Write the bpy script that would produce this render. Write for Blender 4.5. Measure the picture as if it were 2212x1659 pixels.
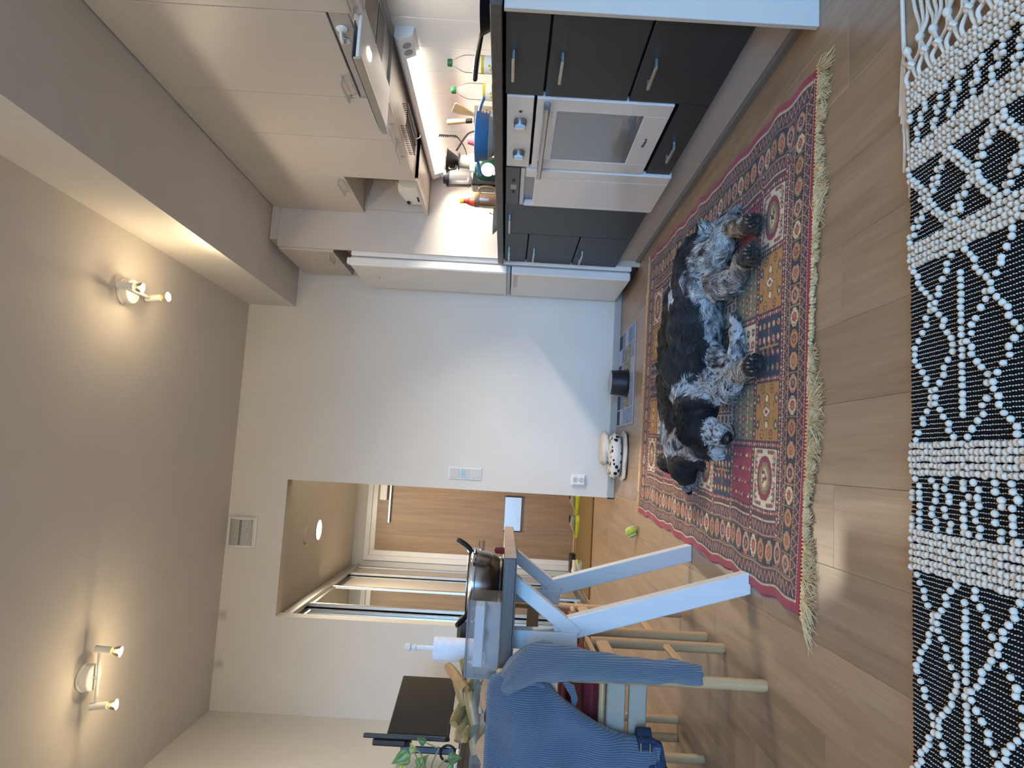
import bpy, math, random
import numpy as np
from mathutils import Vector, Matrix, noise as mnoise

for _o in list(bpy.data.objects):
    bpy.data.objects.remove(_o)
SC = bpy.context.scene
COL = SC.collection
PI = math.pi
random.seed(4)
RNG = np.random.default_rng(7)

# ------------------------------------------------------------------ camera
# solved from the room's vanishing lines: the photo is stored lying on its side, so image right is world down
CAM_H, YAW, PITCH, ROLL, FPX = 0.7846, 0.1067, -0.0052, 0.0576, 1477.36
def camera():
    F = Vector((math.sin(YAW)*math.cos(PITCH), math.cos(YAW)*math.cos(PITCH), math.sin(PITCH)))
    Rt = Vector((math.cos(YAW), -math.sin(YAW), 0)); U = Rt.cross(F)
    c, s = math.cos(ROLL), math.sin(ROLL)
    r = c*Rt + s*U; u = -s*Rt + c*U
    cd = bpy.data.cameras.new('camera'); cam = bpy.data.objects.new('camera', cd); COL.objects.link(cam)
    m = Matrix.Identity(4)
    for i, ax in enumerate((-u, r, -F)):
        for j in range(3): m[j][i] = ax[j]
    m[0][3], m[1][3], m[2][3] = 0, 0, CAM_H
    cam.matrix_world = m
    cd.sensor_fit = 'HORIZONTAL'; cd.sensor_width = 36; cd.lens = FPX/2212*36; cd.clip_start = .05; cd.clip_end = 200
    SC.camera = cam
camera()

# ------------------------------------------------------------------ sky, exposure
SC.view_settings.view_transform = 'Standard'; SC.view_settings.look = 'None'
SC.view_settings.exposure = 0.60; SC.view_settings.gamma = 1.0
try: SC.view_settings.use_curve_mapping = False
except Exception: pass
W = bpy.data.worlds.new('sky'); SC.world = W; W.use_nodes = True
def sky():
    nt = W.node_tree; nt.nodes.clear()
    out = nt.nodes.new('ShaderNodeOutputWorld'); bg = nt.nodes.new('ShaderNodeBackground')
    tc = nt.nodes.new('ShaderNodeTexCoord'); sp = nt.nodes.new('ShaderNodeSeparateXYZ'); cr = nt.nodes.new('ShaderNodeValToRGB')
    ma = nt.nodes.new('ShaderNodeMath'); ma.operation = 'MULTIPLY_ADD'; ma.inputs[1].default_value = .5; ma.inputs[2].default_value = .5
    nt.links.new(tc.outputs['Generated'], sp.inputs[0]); nt.links.new(sp.outputs['Z'], ma.inputs[0]); nt.links.new(ma.outputs[0], cr.inputs[0])
    e = cr.color_ramp.elements
    e[0].position = .46; e[0].color = (.03, .035, .04, 1); e[1].position = .51; e[1].color = (.19, .51, 1.0, 1)
    e2 = cr.color_ramp.elements.new(1.0); e2.color = (.17, .47, 1.0, 1)
    nt.links.new(cr.outputs[0], bg.inputs[0]); bg.inputs[1].default_value = SKY_STRENGTH
    nt.links.new(bg.outputs[0], out.inputs[0])
SKY_STRENGTH = 17.0
sky()
# light portal in the balcony window behind the photographer (sampling aid, no light of its own)
def portal():
    ld = bpy.data.lights.new('window_portal', 'AREA'); ld.shape = 'RECTANGLE'; ld.size = 2.8; ld.size_y = 2.2
    ld.cycles.is_portal = True
    o = bpy.data.objects.new('window_portal', ld); COL.objects.link(o)
    o.location = (.2, -3.17, 1.2); o.rotation_euler = (PI/2, 0, 0)   # -Z axis looks to +Y
portal()
KITCHEN_W, SPOT_W, HALL_W, HOOD_W, FILL_W = 25.0, 8.0, 27.0, 1.5, 100.0   # lamp watts; the last lamp is added, unseen behind the camera

cy = SC.cycles
cy.use_adaptive_sampling = True; cy.adaptive_threshold = .04
cy.max_bounces = 6; cy.diffuse_bounces = 3; cy.glossy_bounces = 3; cy.transmission_bounces = 5; cy.transparent_max_bounces = 8
cy.caustics_reflective = False; cy.caustics_refractive = False; cy.sample_clamp_indirect = 6

# ------------------------------------------------------------------ helpers: colour and materials
def lin(c):
    if isinstance(c, str):
        c = c.lstrip('#'); c = [int(c[i:i+2], 16)/255 for i in (0, 2, 4)]
        return tuple(((x+.055)/1.055)**2.4 if x > .04045 else x/12.92 for x in c)
    return tuple(c)
MATS = {}
def newmat(name):
    m = bpy.data.materials.new(name); m.use_nodes = True
    return m, m.node_tree, m.node_tree.nodes['Principled BSDF']
def pm(name, col, rough=.5, metal=0., var=.05, scale=12., bump=0., bscale=80., spec=.5, sheen=0., coat=0., trans=0., ior=1.45, emit=None, estr=0., alpha=1., stretch=None):
    """plain principled material with a little noise in colour and relief"""
    if name in MATS: return MATS[name]
    m, nt, b = newmat(name); c = lin(col); N = nt.nodes; L = nt.links
    tc = N.new('ShaderNodeTexCoord'); src = tc.outputs['Object']
    if stretch:
        mp = N.new('ShaderNodeMapping'); mp.inputs['Scale'].default_value = stretch; L.new(src, mp.inputs[0]); src = mp.outputs[0]
    if var > 0:
        nz = N.new('ShaderNodeTexNoise'); nz.inputs['Scale'].default_value = scale; nz.inputs['Detail'].default_value = 4; L.new(src, nz.inputs['Vector'])
        cr = N.new('ShaderNodeValToRGB'); e = cr.color_ramp.elements
        e[0].position = .3; e[0].color = (*[x*(1-var) for x in c], 1); e[1].position = .7; e[1].color = (*[min(1, x*(1+var)) for x in c], 1)
        L.new(nz.outputs['Fac'], cr.inputs[0]); L.new(cr.outputs[0], b.inputs['Base Color'])
    else: b.inputs['Base Color'].default_value = (*c, 1)
    if bump:
        n2 = N.new('ShaderNodeTexNoise'); n2.inputs['Scale'].default_value = bscale; n2.inputs['Detail'].default_value = 3; L.new(src, n2.inputs['Vector'])
        bp = N.new('ShaderNodeBump'); bp.inputs['Strength'].default_value = bump; bp.inputs['Distance'].default_value = .004
        L.new(n2.outputs['Fac'], bp.inputs['Height']); L.new(bp.outputs[0], b.inputs['Normal'])
    I = b.inputs
    I['Roughness'].default_value = rough; I['Metallic'].default_value = metal; I['Specular IOR Level'].default_value = spec
    I['Sheen Weight'].default_value = sheen; I['Coat Weight'].default_value = coat; I['Transmission Weight'].default_value = trans; I['IOR'].default_value = ior
    I['Alpha'].default_value = alpha
    if emit: I['Emission Color'].default_value = (*lin(emit), 1); I['Emission Strength'].default_value = estr
    MATS[name] = m; return m
def wood(name, ca, cb, cd=None, axis='Y', scale=1., rough=.45, ring=18., coat=0., contrast=1., rand=.12):
    """grain drawn out along one axis; every object sits elsewhere in the grain"""
    if name in MATS: return MATS[name]
    m, nt, b = newmat(name); N = nt.nodes; L = nt.links
    tc = N.new('ShaderNodeTexCoord'); oi = N.new('ShaderNodeObjectInfo'); ad = N.new('ShaderNodeVectorMath'); ad.operation = 'ADD'
    sc = N.new('ShaderNodeVectorMath'); sc.operation = 'SCALE'; sc.inputs[0].default_value = (7.3, 3.1, 5.7); L.new(oi.outputs['Random'], sc.inputs['Scale'])
    L.new(tc.outputs['Object'], ad.inputs[0]); L.new(sc.outputs[0], ad.inputs[1])
    mp = N.new('ShaderNodeMapping'); s = [ring*scale]*3; s['XYZ'.index(axis)] = ring*scale*.07; mp.inputs['Scale'].default_value = s; L.new(ad.outputs[0], mp.inputs[0])
    n1 = N.new('ShaderNodeTexNoise'); n1.inputs['Scale'].default_value = 1.; n1.inputs['Detail'].default_value = 5; n1.inputs['Distortion'].default_value = 1.4; L.new(mp.outputs[0], n1.inputs['Vector'])
    mp2 = N.new('ShaderNodeMapping'); s = [ring*scale*9]*3; s['XYZ'.index(axis)] = ring*scale*.35; mp2.inputs['Scale'].default_value = s; L.new(ad.outputs[0], mp2.inputs[0])
    n2 = N.new('ShaderNodeTexNoise'); n2.inputs['Scale'].default_value = 1.; n2.inputs['Detail'].default_value = 3; L.new(mp2.outputs[0], n2.inputs['Vector'])
    mx = N.new('ShaderNodeMix'); mx.data_type = 'FLOAT'; mx.inputs['Factor'].default_value = .35; L.new(n1.outputs['Fac'], mx.inputs['A']); L.new(n2.outputs['Fac'], mx.inputs['B'])
    cr = N.new('ShaderNodeValToRGB'); e = cr.color_ramp.elements; A, B = lin(ca), lin(cb)
    e[0].position = .5-.2/contrast; e[0].color = (*B, 1); e[1].position = .5+.2/contrast; e[1].color = (*A, 1)
    if cd: q = cr.color_ramp.elements.new(.5-.2/contrast-.1); q.color = (*lin(cd), 1)
    L.new(mx.outputs['Result'], cr.inputs[0])
    hs = N.new('ShaderNodeHueSaturation'); mr = N.new('ShaderNodeMapRange'); mr.inputs['To Min'].default_value = 1-rand; mr.inputs['To Max'].default_value = 1+rand
    L.new(oi.outputs['Random'], mr.inputs['Value']); L.new(mr.outputs[0], hs.inputs['Value']); L.new(cr.outputs[0], hs.inputs['Color'])
    L.new(hs.outputs[0], b.inputs['Base Color']); b.inputs['Roughness'].default_value = rough; b.inputs['Coat Weight'].default_value = coat
    bp = N.new('ShaderNodeBump'); bp.inputs['Strength'].default_value = .12; bp.inputs['Distance'].default_value = .002; L.new(n2.outputs['Fac'], bp.inputs['Height']); L.new(bp.outputs[0], b.inputs['Normal'])
    MATS[name] = m; return m
def attr_mat(name, rough=.85, sheen=0., bump=0., bscale=400., spec=.3):
    """colour woven in, carried by the mesh's own colour attribute"""
    m, nt, b = newmat(name); N = nt.nodes; L = nt.links
    a = N.new('ShaderNodeAttribute'); a.attribute_name = 'dye'; L.new(a.outputs['Color'], b.inputs['Base Color'])
    b.inputs['Roughness'].default_value = rough; b.inputs['Sheen Weight'].default_value = sheen; b.inputs['Specular IOR Level'].default_value = spec
    if bump:
        tc = N.new('ShaderNodeTexCoord'); n2 = N.new('ShaderNodeTexNoise'); n2.inputs['Scale'].default_value = bscale; L.new(tc.outputs['Object'], n2.inputs['Vector'])
        bp = N.new('ShaderNodeBump'); bp.inputs['Strength'].default_value = bump; bp.inputs['Distance'].default_value = .003; L.new(n2.outputs['Fac'], bp.inputs['Height']); L.new(bp.outputs[0], b.inputs['Normal'])
    MATS[name] = m; return m
def thin_clear(name, tint=(1, 1, 1), rough=.05, body=0.0, bodycol=(1, 1, 1), ior=1.45):
    """thin clear sheet: see-through, with its reflection and, if wanted, a milky body"""
    if name in MATS: return MATS[name]
    m, nt, b = newmat(name); N = nt.nodes; L = nt.links; N.remove(b)
    out = [n for n in N if n.type == 'OUTPUT_MATERIAL'][0]
    tr = N.new('ShaderNodeBsdfTransparent'); tr.inputs[0].default_value = (*tint, 1); gl = N.new('ShaderNodeBsdfGlossy'); gl.inputs['Roughness'].default_value = rough
    fr = N.new('ShaderNodeFresnel'); fr.inputs[0].default_value = ior; mx = N.new('ShaderNodeMixShader'); L.new(fr.outputs[0], mx.inputs[0])
    s = tr.outputs[0]
    if body:
        df = N.new('ShaderNodeBsdfDiffuse'); df.inputs[0].default_value = (*bodycol, 1); m2 = N.new('ShaderNodeMixShader'); m2.inputs[0].default_value = body
        L.new(tr.outputs[0], m2.inputs[1]); L.new(df.outputs[0], m2.inputs[2]); s = m2.outputs[0]
    L.new(s, mx.inputs[1]); L.new(gl.outputs[0], mx.inputs[2]); L.new(mx.outputs[0], out.inputs[0])
    MATS[name] = m; return m
def glow(name, col, strength):
    if name in MATS: return MATS[name]
    m, nt, b = newmat(name); b.inputs['Base Color'].default_value = (.9, .9, .9, 1); b.inputs['Emission Color'].default_value = (*lin(col), 1); b.inputs['Emission Strength'].default_value = strength
    MATS[name] = m; return m

# ------------------------------------------------------------------ helpers: objects
def wloc(o):
    v = Vector((0, 0, 0))
    while o is not None: v += o.location; o = o.parent
    return v
def tag(o, label=None, cat=None, group=None, kind=None):
    if label: o['label'] = label
    if cat: o['category'] = cat
    if group: o['group'] = group
    if kind: o['kind'] = kind
    return o
def thing(name, label, cat, loc=(0, 0, 0), rz=0, group=None, kind=None):
    o = bpy.data.objects.new(name, None); COL.objects.link(o); o.empty_display_size = .05
    o.location = loc; o.rotation_euler = (0, 0, rz)
    return tag(o, label, cat, group, kind)
def fin(me, smooth=True, ang=35):
    if smooth:
        me.shade_smooth()
        try: me.set_sharp_from_angle(angle=math.radians(ang))
        except Exception: pass
def link(name, me, mat, parent=None, loc=(0, 0, 0)):
    o = bpy.data.objects.new(name, me); COL.objects.link(o); o.location = loc
    if mat is not None and not me.materials:
        me.materials.append(MATS[mat] if isinstance(mat, str) else mat)
    o.parent = parent
    return o
class MB:
    """collects shapes, links them as one mesh object"""
    def __init__(s): s.v = []; s.f = []
    def add(s, vs, fs, M=None):
        n = len(s.v)
        if M is not None: vs = [M @ Vector(p) for p in vs]
        s.v.extend([tuple(p) for p in vs]); s.f.extend([tuple(i+n for i in f) for f in fs]); return s
    def box(s, x0, x1, y0, y1, z0, z1, c=0., M=None):
        x0, x1 = min(x0, x1), max(x0, x1); y0, y1 = min(y0, y1), max(y0, y1); z0, z1 = min(z0, z1), max(z0, z1)
        c = min(c, (x1-x0)*.49, (y1-y0)*.49, (z1-z0)*.49)
        if c <= 0:
            vs = [(x, y, z) for x in (x0, x1) for y in (y0, y1) for z in (z0, z1)]
            fs = [(0, 1, 3, 2), (4, 6, 7, 5), (0, 4, 5, 1), (2, 3, 7, 6), (0, 2, 6, 4), (1, 5, 7, 3)]
            return s.add(vs, fs, M)
        X = ((x0, x0+c), (x1, x1-c)); Y = ((y0, y0+c), (y1, y1-c)); Z = ((z0, z0+c), (z1, z1-c))
        vs = []; idx = {}
        for i in (0, 1):
            for j in (0, 1):
                for k in (0, 1):
                    for a in range(3):
                        p = (X[i][0 if a == 0 else 1], Y[j][0 if a == 1 else 1], Z[k][0 if a == 2 else 1]); idx[i, j, k, a] = len(vs); vs.append(p)
        fs = []
        g = lambda i, j, k, a: idx[i, j, k, a]
        for i in (0, 1):
            q = [g(i, 0, 0, 0), g(i, 1, 0, 0), g(i, 1, 1, 0), g(i, 0, 1, 0)]; fs.append(q if i else q[::-1])
            q = [g(0, i, 0, 1), g(0, i, 1, 1), g(1, i, 1, 1), g(1, i, 0, 1)]; fs.append(q if i else q[::-1])
            q = [g(0, 0, i, 2), g(1, 0, i, 2), g(1, 1, i, 2), g(0, 1, i, 2)]; fs.append(q if i else q[::-1])
        for i in (0, 1):
            for j in (0, 1):
                q = [g(i, j, 0, 0), g(i, j, 0, 1), g(i, j, 1, 1), g(i, j, 1, 0)]; fs.append(q if i == j else q[::-1])
                q = [g(i, 0, j, 0), g(i, 1, j, 0), g(i, 1, j, 2), g(i, 0, j, 2)]; fs.append(q if i != j else q[::-1])
                q = [g(0, i, j, 1), g(1, i, j, 1), g(1, i, j, 2), g(0, i, j, 2)]; fs.append(q if i == j else q[::-1])
        for i in (0, 1):
            for j in (0, 1):
                for k in (0, 1):
                    q = [g(i, j, k, 0), g(i, j, k, 1), g(i, j, k, 2)]; fs.append(q if (i+j+k) % 2 else q[::-1])
        return s.add(vs, fs, M)
    def loft(s, rings, cap=True, M=None, closed=False):
        n = len(rings[0]); vs = [p for r in rings for p in r]; fs = []
        m = len(rings)
        for i in range(m if closed else m-1):
            a, b = i*n, ((i+1) % m)*n
            for j in range(n): k = (j+1) % n; fs.append((a+j, a+k, b+k, b+j))
        if cap and not closed: fs.append(tuple(range(n))[::-1]); fs.append(tuple((m-1)*n+j for j in range(n)))
        return s.add(vs, fs, M)
    def tube(s, path, r, n=10, cap=True, M=None, flat=1.):
        P = [Vector(p) for p in path]; rr = r if hasattr(r, '__len__') else [r]*len(P); rings = []; up = None
        for i, p in enumerate(P):
            t = (P[min(i+1, len(P)-1)]-P[max(i-1, 0)]).normalized()
            if up is None:
                up = Vector((0, 0, 1)) if abs(t.z) < .9 else Vector((1, 0, 0))
            a = t.cross(up).normalized(); up = a.cross(t).normalized()
            rings.append([p+rr[i]*(math.cos(2*PI*j/n)*a+math.sin(2*PI*j/n)*up*flat) for j in range(n)])
        return s.loft(rings, cap, M)
    def cyl(s, p0, p1, r0, r1=None, n=20, M=None): return s.tube([p0, p1], [r0, r0 if r1 is None else r1], n, True, M)
    def lathe(s, prof, c=(0, 0, 0), n=32, M=None):
        rings = [[(c[0]+r*math.cos(2*PI*j/n), c[1]+r*math.sin(2*PI*j/n), c[2]+z) for j in range(n)] for r, z in prof]
        return s.loft(rings, True, M)
    def ell(s, c, r, n=16, m=10, M=None):
        rings = []
        for i in range(m+1):
            t = PI*(i+.02*(i == 0)-.02*(i == m))/m; rings.append([(c[0]+r[0]*math.sin(t)*math.cos(2*PI*j/n), c[1]+r[1]*math.sin(t)*math.sin(2*PI*j/n), c[2]-r[2]*math.cos(t)) for j in range(n)])
        return s.loft(rings, True, M)
    def prism(s, poly, ax, a, b, M=None):
        def P(u, v, w): return {'X': (w, u, v), 'Y': (u, w, v), 'Z': (u, v, w)}[ax]
        return s.loft([[P(u, v, a) for u, v in poly], [P(u, v, b) for u, v in poly]], True, M)
    def build(s, name, mat, parent=None, smooth=True, ang=35, local=False, origin=None, label=None):
        o = Vector((0, 0, 0))
        if not local:
            if parent is not None: o = wloc(parent)
            elif origin is not None: o = Vector(origin)
        me = bpy.data.meshes.new(name); me.from_pydata([tuple(Vector(p)-o) for p in s.v], [], s.f)
        import bmesh
        bm = bmesh.new(); bm.from_mesh(me); bmesh.ops.recalc_face_normals(bm, faces=bm.faces); bm.to_mesh(me); bm.free()
        fin(me, smooth, ang)
        ob = link(name, me, mat, parent, (0, 0, 0) if (parent is not None or origin is None) else origin)
        if label: ob['label'] = label
        return ob
def dup_tree(o, parent=None, loc=None, rz=None):
    c = o.copy(); COL.objects.link(c); c.parent = parent
    if loc is not None: c.location = loc
    if rz is not None: c.rotation_euler = (0, 0, rz)
    for ch in list(o.children): dup_tree(ch, c)
    return c
def npmesh(name, V, F, mat, parent=None, loc=(0, 0, 0), dye=None, smooth=True):
    """fast mesh from arrays; F is (n,3) or (n,4)"""
    me = bpy.data.meshes.new(name); V = np.asarray(V, np.float32); F = np.asarray(F, np.int32); k = F.shape[1]
    me.vertices.add(len(V)); me.vertices.foreach_set('co', V.ravel())
    me.loops.add(F.size); me.loops.foreach_set('vertex_index', F.ravel())
    me.polygons.add(len(F)); me.polygons.foreach_set('loop_start', np.arange(0, F.size, k, dtype=np.int32))
    try: me.polygons.foreach_set('loop_total', np.full(len(F), k, np.int32))
    except Exception: pass
    me.update(calc_edges=True); me.validate()
    if dye is not None:
        a = me.color_attributes.new('dye', 'FLOAT_COLOR', 'POINT'); d = np.ones((len(V), 4), np.float32); d[:, :3] = dye; a.data.foreach_set('color', d.ravel())
    if smooth: me.shade_smooth()
    return link(name, me, mat, parent, loc)
def lerp(a, b, t): return tuple(x+(y-x)*t for x, y in zip(a, b))
def curve_path(pts, k=6):
    """Catmull-Rom through points"""
    P = [Vector(p) for p in pts]; P = [2*P[0]-P[1]]+P+[2*P[-1]-P[-2]]; out = []
    for i in range(1, len(P)-2):
        for j in range(k):
            t = j/k; a, b, c, d = P[i-1], P[i], P[i+1], P[i+2]
            out.append(.5*((2*b)+(c-a)*t+(2*a-5*b+4*c-d)*t*t+(3*b-a-3*c+d)*t**3))
    out.append(P[-2]); return out
# ================================================================== materials of the room
pm('plaster', '#dedad2', .75, var=.025, scale=3, bump=.05, bscale=160)
pm('ceiling_paint', '#dad5cf', .85, var=.02, scale=4, bump=.06, bscale=220)
pm('white_lacquer', '#e6e3df', .32, var=.015, scale=5, spec=.5)
pm('cabinet_white', '#c6bdb3', .38, var=.02, scale=6)
pm('graphite', '#2f3234', .45, var=.10, scale=9, bump=.03)
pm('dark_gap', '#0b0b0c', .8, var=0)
pm('worktop', '#4d4743', .45, var=.22, scale=40, bump=.05)
pm('steel', '#b9b6b1', .3, metal=1, var=.04, scale=30)
pm('chrome', '#d9d9d9', .12, metal=1, var=.02)
pm('alu', '#c3c2bf', .38, metal=1, var=.05, scale=60)
pm('black_plastic', '#141416', .42, var=.08)
pm('white_plastic', '#e9e8e4', .38, var=.02)
pm('tile_glaze', '#e8e2da', .18, var=.02, scale=4)
pm('plinth_grey', '#b7aca2', .5, var=.04, scale=5)
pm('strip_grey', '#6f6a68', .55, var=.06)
pm('skirting', '#aca9a8', .5, var=.06, scale=14, stretch=(1, 8, 8))
pm('linen_white', '#dfe3ea', .9, var=.04, scale=30, bump=.2, bscale=300)
wood('floor_oak', '#a38a70', '#886f57', '#6c533d', 'Y', .9, .34, 15, rand=.09, contrast=1.25)
wood('birch', '#d0ab80', '#bb9368', None, 'Z', 1.2, .4, 16, rand=.06)
wood('door_veneer', '#a08360', '#846848', '#6c5438', 'Z', 1.1, .42, 14, rand=.0, contrast=1.1)
wood('table_wood', '#4c4037', '#382e27', '#29211c', 'X', 1.2, .42, 18, rand=.05)
wood('end_grain', '#b59a86', '#9a7f6c', '#80665a', 'X', 1.2, .5, 30, rand=.05)
wood('leg_white_wood', '#d2cfcb', '#c8c5c2', None, 'Z', 1.5, .45, 16, rand=.02)

pm('subfloor', '#5d4b3c', .8, var=.1)
XL, XR, YB, YD, ZC = -1.812, 1.775, -3.2, 4.849, 2.677      # side walls, window wall, far wall, ceiling
YH, ZH, HXL, HXR = 7.33, 2.318, -1.86, .35                    # entrance hall
OX0, OX1, OZ = -1.172, -.243, 2.288                           # opening in the far wall

def struct(o, label=None): o['kind'] = 'structure'; o['label'] = label or ''; 
def st(mb, name, mat, label, parent=None, smooth=False):
    o = mb.build(name, mat, parent, smooth=smooth)
    if parent is None: o['kind'] = 'structure'
    if label: o['label'] = label
    return o
# floor: sub floor with laminate planks lying on it, each plank its own piece
flo = st(MB().box(XL-.1, XR+.1, YB-.1, YH+.1, -.12, -.008), 'floor', 'subfloor', 'pale brown wood laminate floor running through room and hall')
def planks():
    meshes = {}
    w, L = .193, 1.28
    def pl(x0, x1, y0, y1):
        key = (round(x1-x0, 3), round(y1-y0, 3))
        if key not in meshes:
            ob = MB().box(-(x1-x0)/2+.0002, (x1-x0)/2-.0002, -(y1-y0)/2+.0002, (y1-y0)/2-.0002, -.008, 0, .0007).build('plank', 'floor_oak', flo)
            ob.location = ((x0+x1)/2, (y0+y1)/2, 0); meshes[key] = ob
        else:
            ob = bpy.data.objects.new('plank', meshes[key].data); COL.objects.link(ob); ob.parent = flo; ob.location = ((x0+x1)/2, (y0+y1)/2, 0)
    x = .365-13*w; i = 0
    while x < XR:
        xa, xb = max(x, XL), min(x+w, XR)
        if xb-xa > .02:
            off = (i*.437) % L; y = -.4-off; end = YH if xa < .30 else YD
            while y < end:
                ya, yb = max(y, -.4), min(y+L, end)
                if yb-ya > .03: pl(xa, xb, ya, yb)
                y += L
        x += w; i += 1
    ob = MB().box(XL, XR, YB, -.4, -.008, 0).build('plank', 'floor_oak', flo)
planks()
# walls
st(MB().box(XL-.12, OX0, YD, YD+.11, 0, ZC+.1).box(OX1, XR+.1, YD, YD+.11, 0, ZC+.1).box(OX0, OX1, YD, YD+.11, OZ, ZC+.1), 'wall_back', 'plaster', 'white painted far wall with a tall opening to the hall')
st(MB().box(XL-.12, XL, YB-.1, YD, 0, ZC+.1), 'wall_left', 'plaster', 'white painted side wall behind the desk')
wr = st(MB().box(XR, XR+.12, YB-.1, YD, 0, ZC+.1), 'wall_right', 'plaster', 'white painted wall behind the kitchen units')
wx0, wx1, wz0, wz1 = -1.2, 1.6, .1, 2.3
st(MB().box(XL-.1, wx0, YB-.12, YB, 0, ZC+.1).box(wx1, XR+.1, YB-.12, YB, 0, ZC+.1).box(wx0, wx1, YB-.12, YB, wz1, ZC+.1).box(wx0, wx1, YB-.12, YB, 0, wz0), 'wall_front', 'plaster', 'white painted wall around the balcony window')
wf = st(MB().box(wx0, wx0+.06, YB-.1, YB-.03, wz0, wz1).box(wx1-.06, wx1, YB-.1, YB-.03, wz0, wz1).box(wx0, wx1, YB-.1, YB-.03, wz0, wz0+.06).box(wx0, wx1, YB-.1, YB-.03, wz1-.06, wz1).box(.17, .23, YB-.1, YB-.03, wz0, wz1), 'window_1', 'white_lacquer', 'white framed two-pane balcony window')
thin_clear('window_glass', (.97, .98, .98))
for a, b in ((wx0+.06, .17), (.23, wx1-.06)): MB().box(a, b, YB-.07, YB-.065, wz0+.06, wz1-.06).build('pane', 'window_glass', wf)
st(MB().box(XL-.12, XR+.12, YB-.12, YD+.11, ZC, ZC+.1), 'ceiling', 'ceiling_paint', 'beige white painted ceiling')
# dropped box over the kitchen and its shadow gap above the cupboards
BX, BZ = .987, 2.343
st(MB().box(BX, XR, YB, YD, BZ, ZC), 'trim_1', 'ceiling_paint', 'boxed-in bulkhead running above the kitchen cupboards')
st(MB().box(OX1, OX1+.003, YD+.001, YD+.108, 0, OZ).box(OX1, OX1+.003, YD+.001, YD+.108, 0, .01), 'trim_2', 'white_lacquer', 'white lining of the hall opening')
# skirting
st(MB().box(OX1-.008, 1.24, YD-.016, YD, 0, .05, .003).box(OX1-.008, OX1+.004, YD-.016, YD+.11, 0, .05, .003), 'baseboard_back', 'skirting', 'greyed wood skirting under the far wall')
st(MB().box(XL, OX0, YD-.016, YD, 0, .05, .003), 'baseboard_back_left', 'skirting', 'greyed wood skirting beside the hall opening')
st(MB().box(XL, XL+.016, YB, YD, 0, .05, .003), 'baseboard_left', 'skirting', 'greyed wood skirting under the desk wall')
# hall
st(MB().box(HXL-.1, HXR+.1, YH, YH+.1, 0, ZH+.1), 'wall_hall_end', 'plaster', 'white end wall of the hall around the entrance door')
st(MB().box(HXL-.1, HXL, YD+.11, YH, 0, ZH+.1), 'wall_hall_left', 'plaster', 'white wall behind the hall wardrobe')
st(MB().box(HXR, HXR+.1, YD+.11, YH, 0, ZH+.1), 'wall_hall_right', 'plaster', 'white wall on the hidden side of the hall')
st(MB().box(HXL-.1, HXR+.1, YD+.11, YH+.1, ZH, ZH+.08), 'ceiling_hall', 'ceiling_paint', 'lowered white hall ceiling')
# entrance door
d = MB()
dx0, dx1, dz = -1.038, -.13, 2.085
dr = MB().box(dx0, dx1, YH-.03, YH-.005, .012, dz, .002); dr = st(dr, 'door_1', 'door_veneer', 'oak veneered entrance door with aluminium letter plate')
f = MB()
for g, t in ((.0, .022), (.055, .036)):
    w = .055
    a0, a1, zt = dx0-g-w, dx1+g+w, dz+g+w
    f.box(a0, a0+w, YH-t, YH, 0, zt, .004).box(a1-w, a1, YH-t, YH, 0, zt, .004).box(a0+w, a1-w, YH-t, YH, zt-w, zt, .004)
f.build('frame', 'white_lacquer', dr, label='white painted door frame')
MB().box(dx0-.01, dx1+.01, YH-.06, YH, 0, .014, .004).build('threshold', 'birch', dr)
h = MB(); h.cyl((-.985, YH-.03, .996), (-.985, YH-.045, .996), .026).cyl((-.985, YH-.03, .996), (-.985, YH-.075, .996), .009); h.tube([(-.985, YH-.075, .996), (-.94, YH-.08, .994), (-.875, YH-.078, .994)], .0095)
h.build('handle', 'chrome', dr, label='chrome lever handle')
MB().cyl((-.985, YH-.03, 1.09), (-.985, YH-.048, 1.09), .024).cyl((-.985, YH-.048, 1.09), (-.985, YH-.058, 1.09), .012).build('lock', 'chrome', dr)
lp = MB().box(-.765, -.413, YH-.055, YH-.03, .571, .748, .004).build('letter_plate', 'alu', dr, label='ribbed aluminium letter plate')
g = MB()
for k in range(14): g.box(-.76, -.418, YH-.058, YH-.054, .578+k*.0122, .586+k*.0122)
g.build('rib', 'alu', lp)
MB().box(-.772, -.765, YH-.06, YH-.03, .566, .752).box(-.413, -.406, YH-.06, YH-.03, .566, .752).build('end_cap', 'black_plastic', lp)
cl = MB().box(-.52, -.2, YH-.085, YH-.03, 1.985, 2.06, .006).build('door_closer', 'white_plastic', dr, label='white hydraulic door closer')
MB().box(-.75, -.21, YH-.075, YH-.05, 1.94, 1.962, .004).build('arm', 'alu', cl)
# recessed hall ceiling lamp, and the flat detector beside it
t = thing('downlight', 'round lit downlight recessed in the hall ceiling', 'lamp', (-.702, 5.90, ZH))
MB().lathe([(.088, 0), (.092, -.004), (.083, -.007), (.078, -.003)], (-.702, 5.90, ZH), 36).build('trim_ring', 'white_plastic', t)
MB().lathe([(.001, -.004), (.078, -.004), (.078, -.001), (.001, -.001)], (-.702, 5.90, ZH), 36).build('diffuser', glow('hall_led', '#fff1d8', 14), t)
ld = bpy.data.lights.new('hall_light', 'AREA'); ld.shape = 'DISK'; ld.size = .15; ld.energy = HALL_W; ld.color = lin('#ffeed2')
lo = bpy.data.objects.new('hall_light', ld); COL.objects.link(lo); lo.location = (-.702, 5.90, ZH-.012)
tag(MB().lathe([(.001, -.012), (.06, -.012), (.068, -.006), (.07, 0), (.001, 0)], (-.706, 5.53, ZH), 32).build('smoke_detector', 'ceiling_paint', None, origin=(-.706, 5.53, ZH)), 'flat round cover on the hall ceiling near the lit downlight', 'detector')
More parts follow.
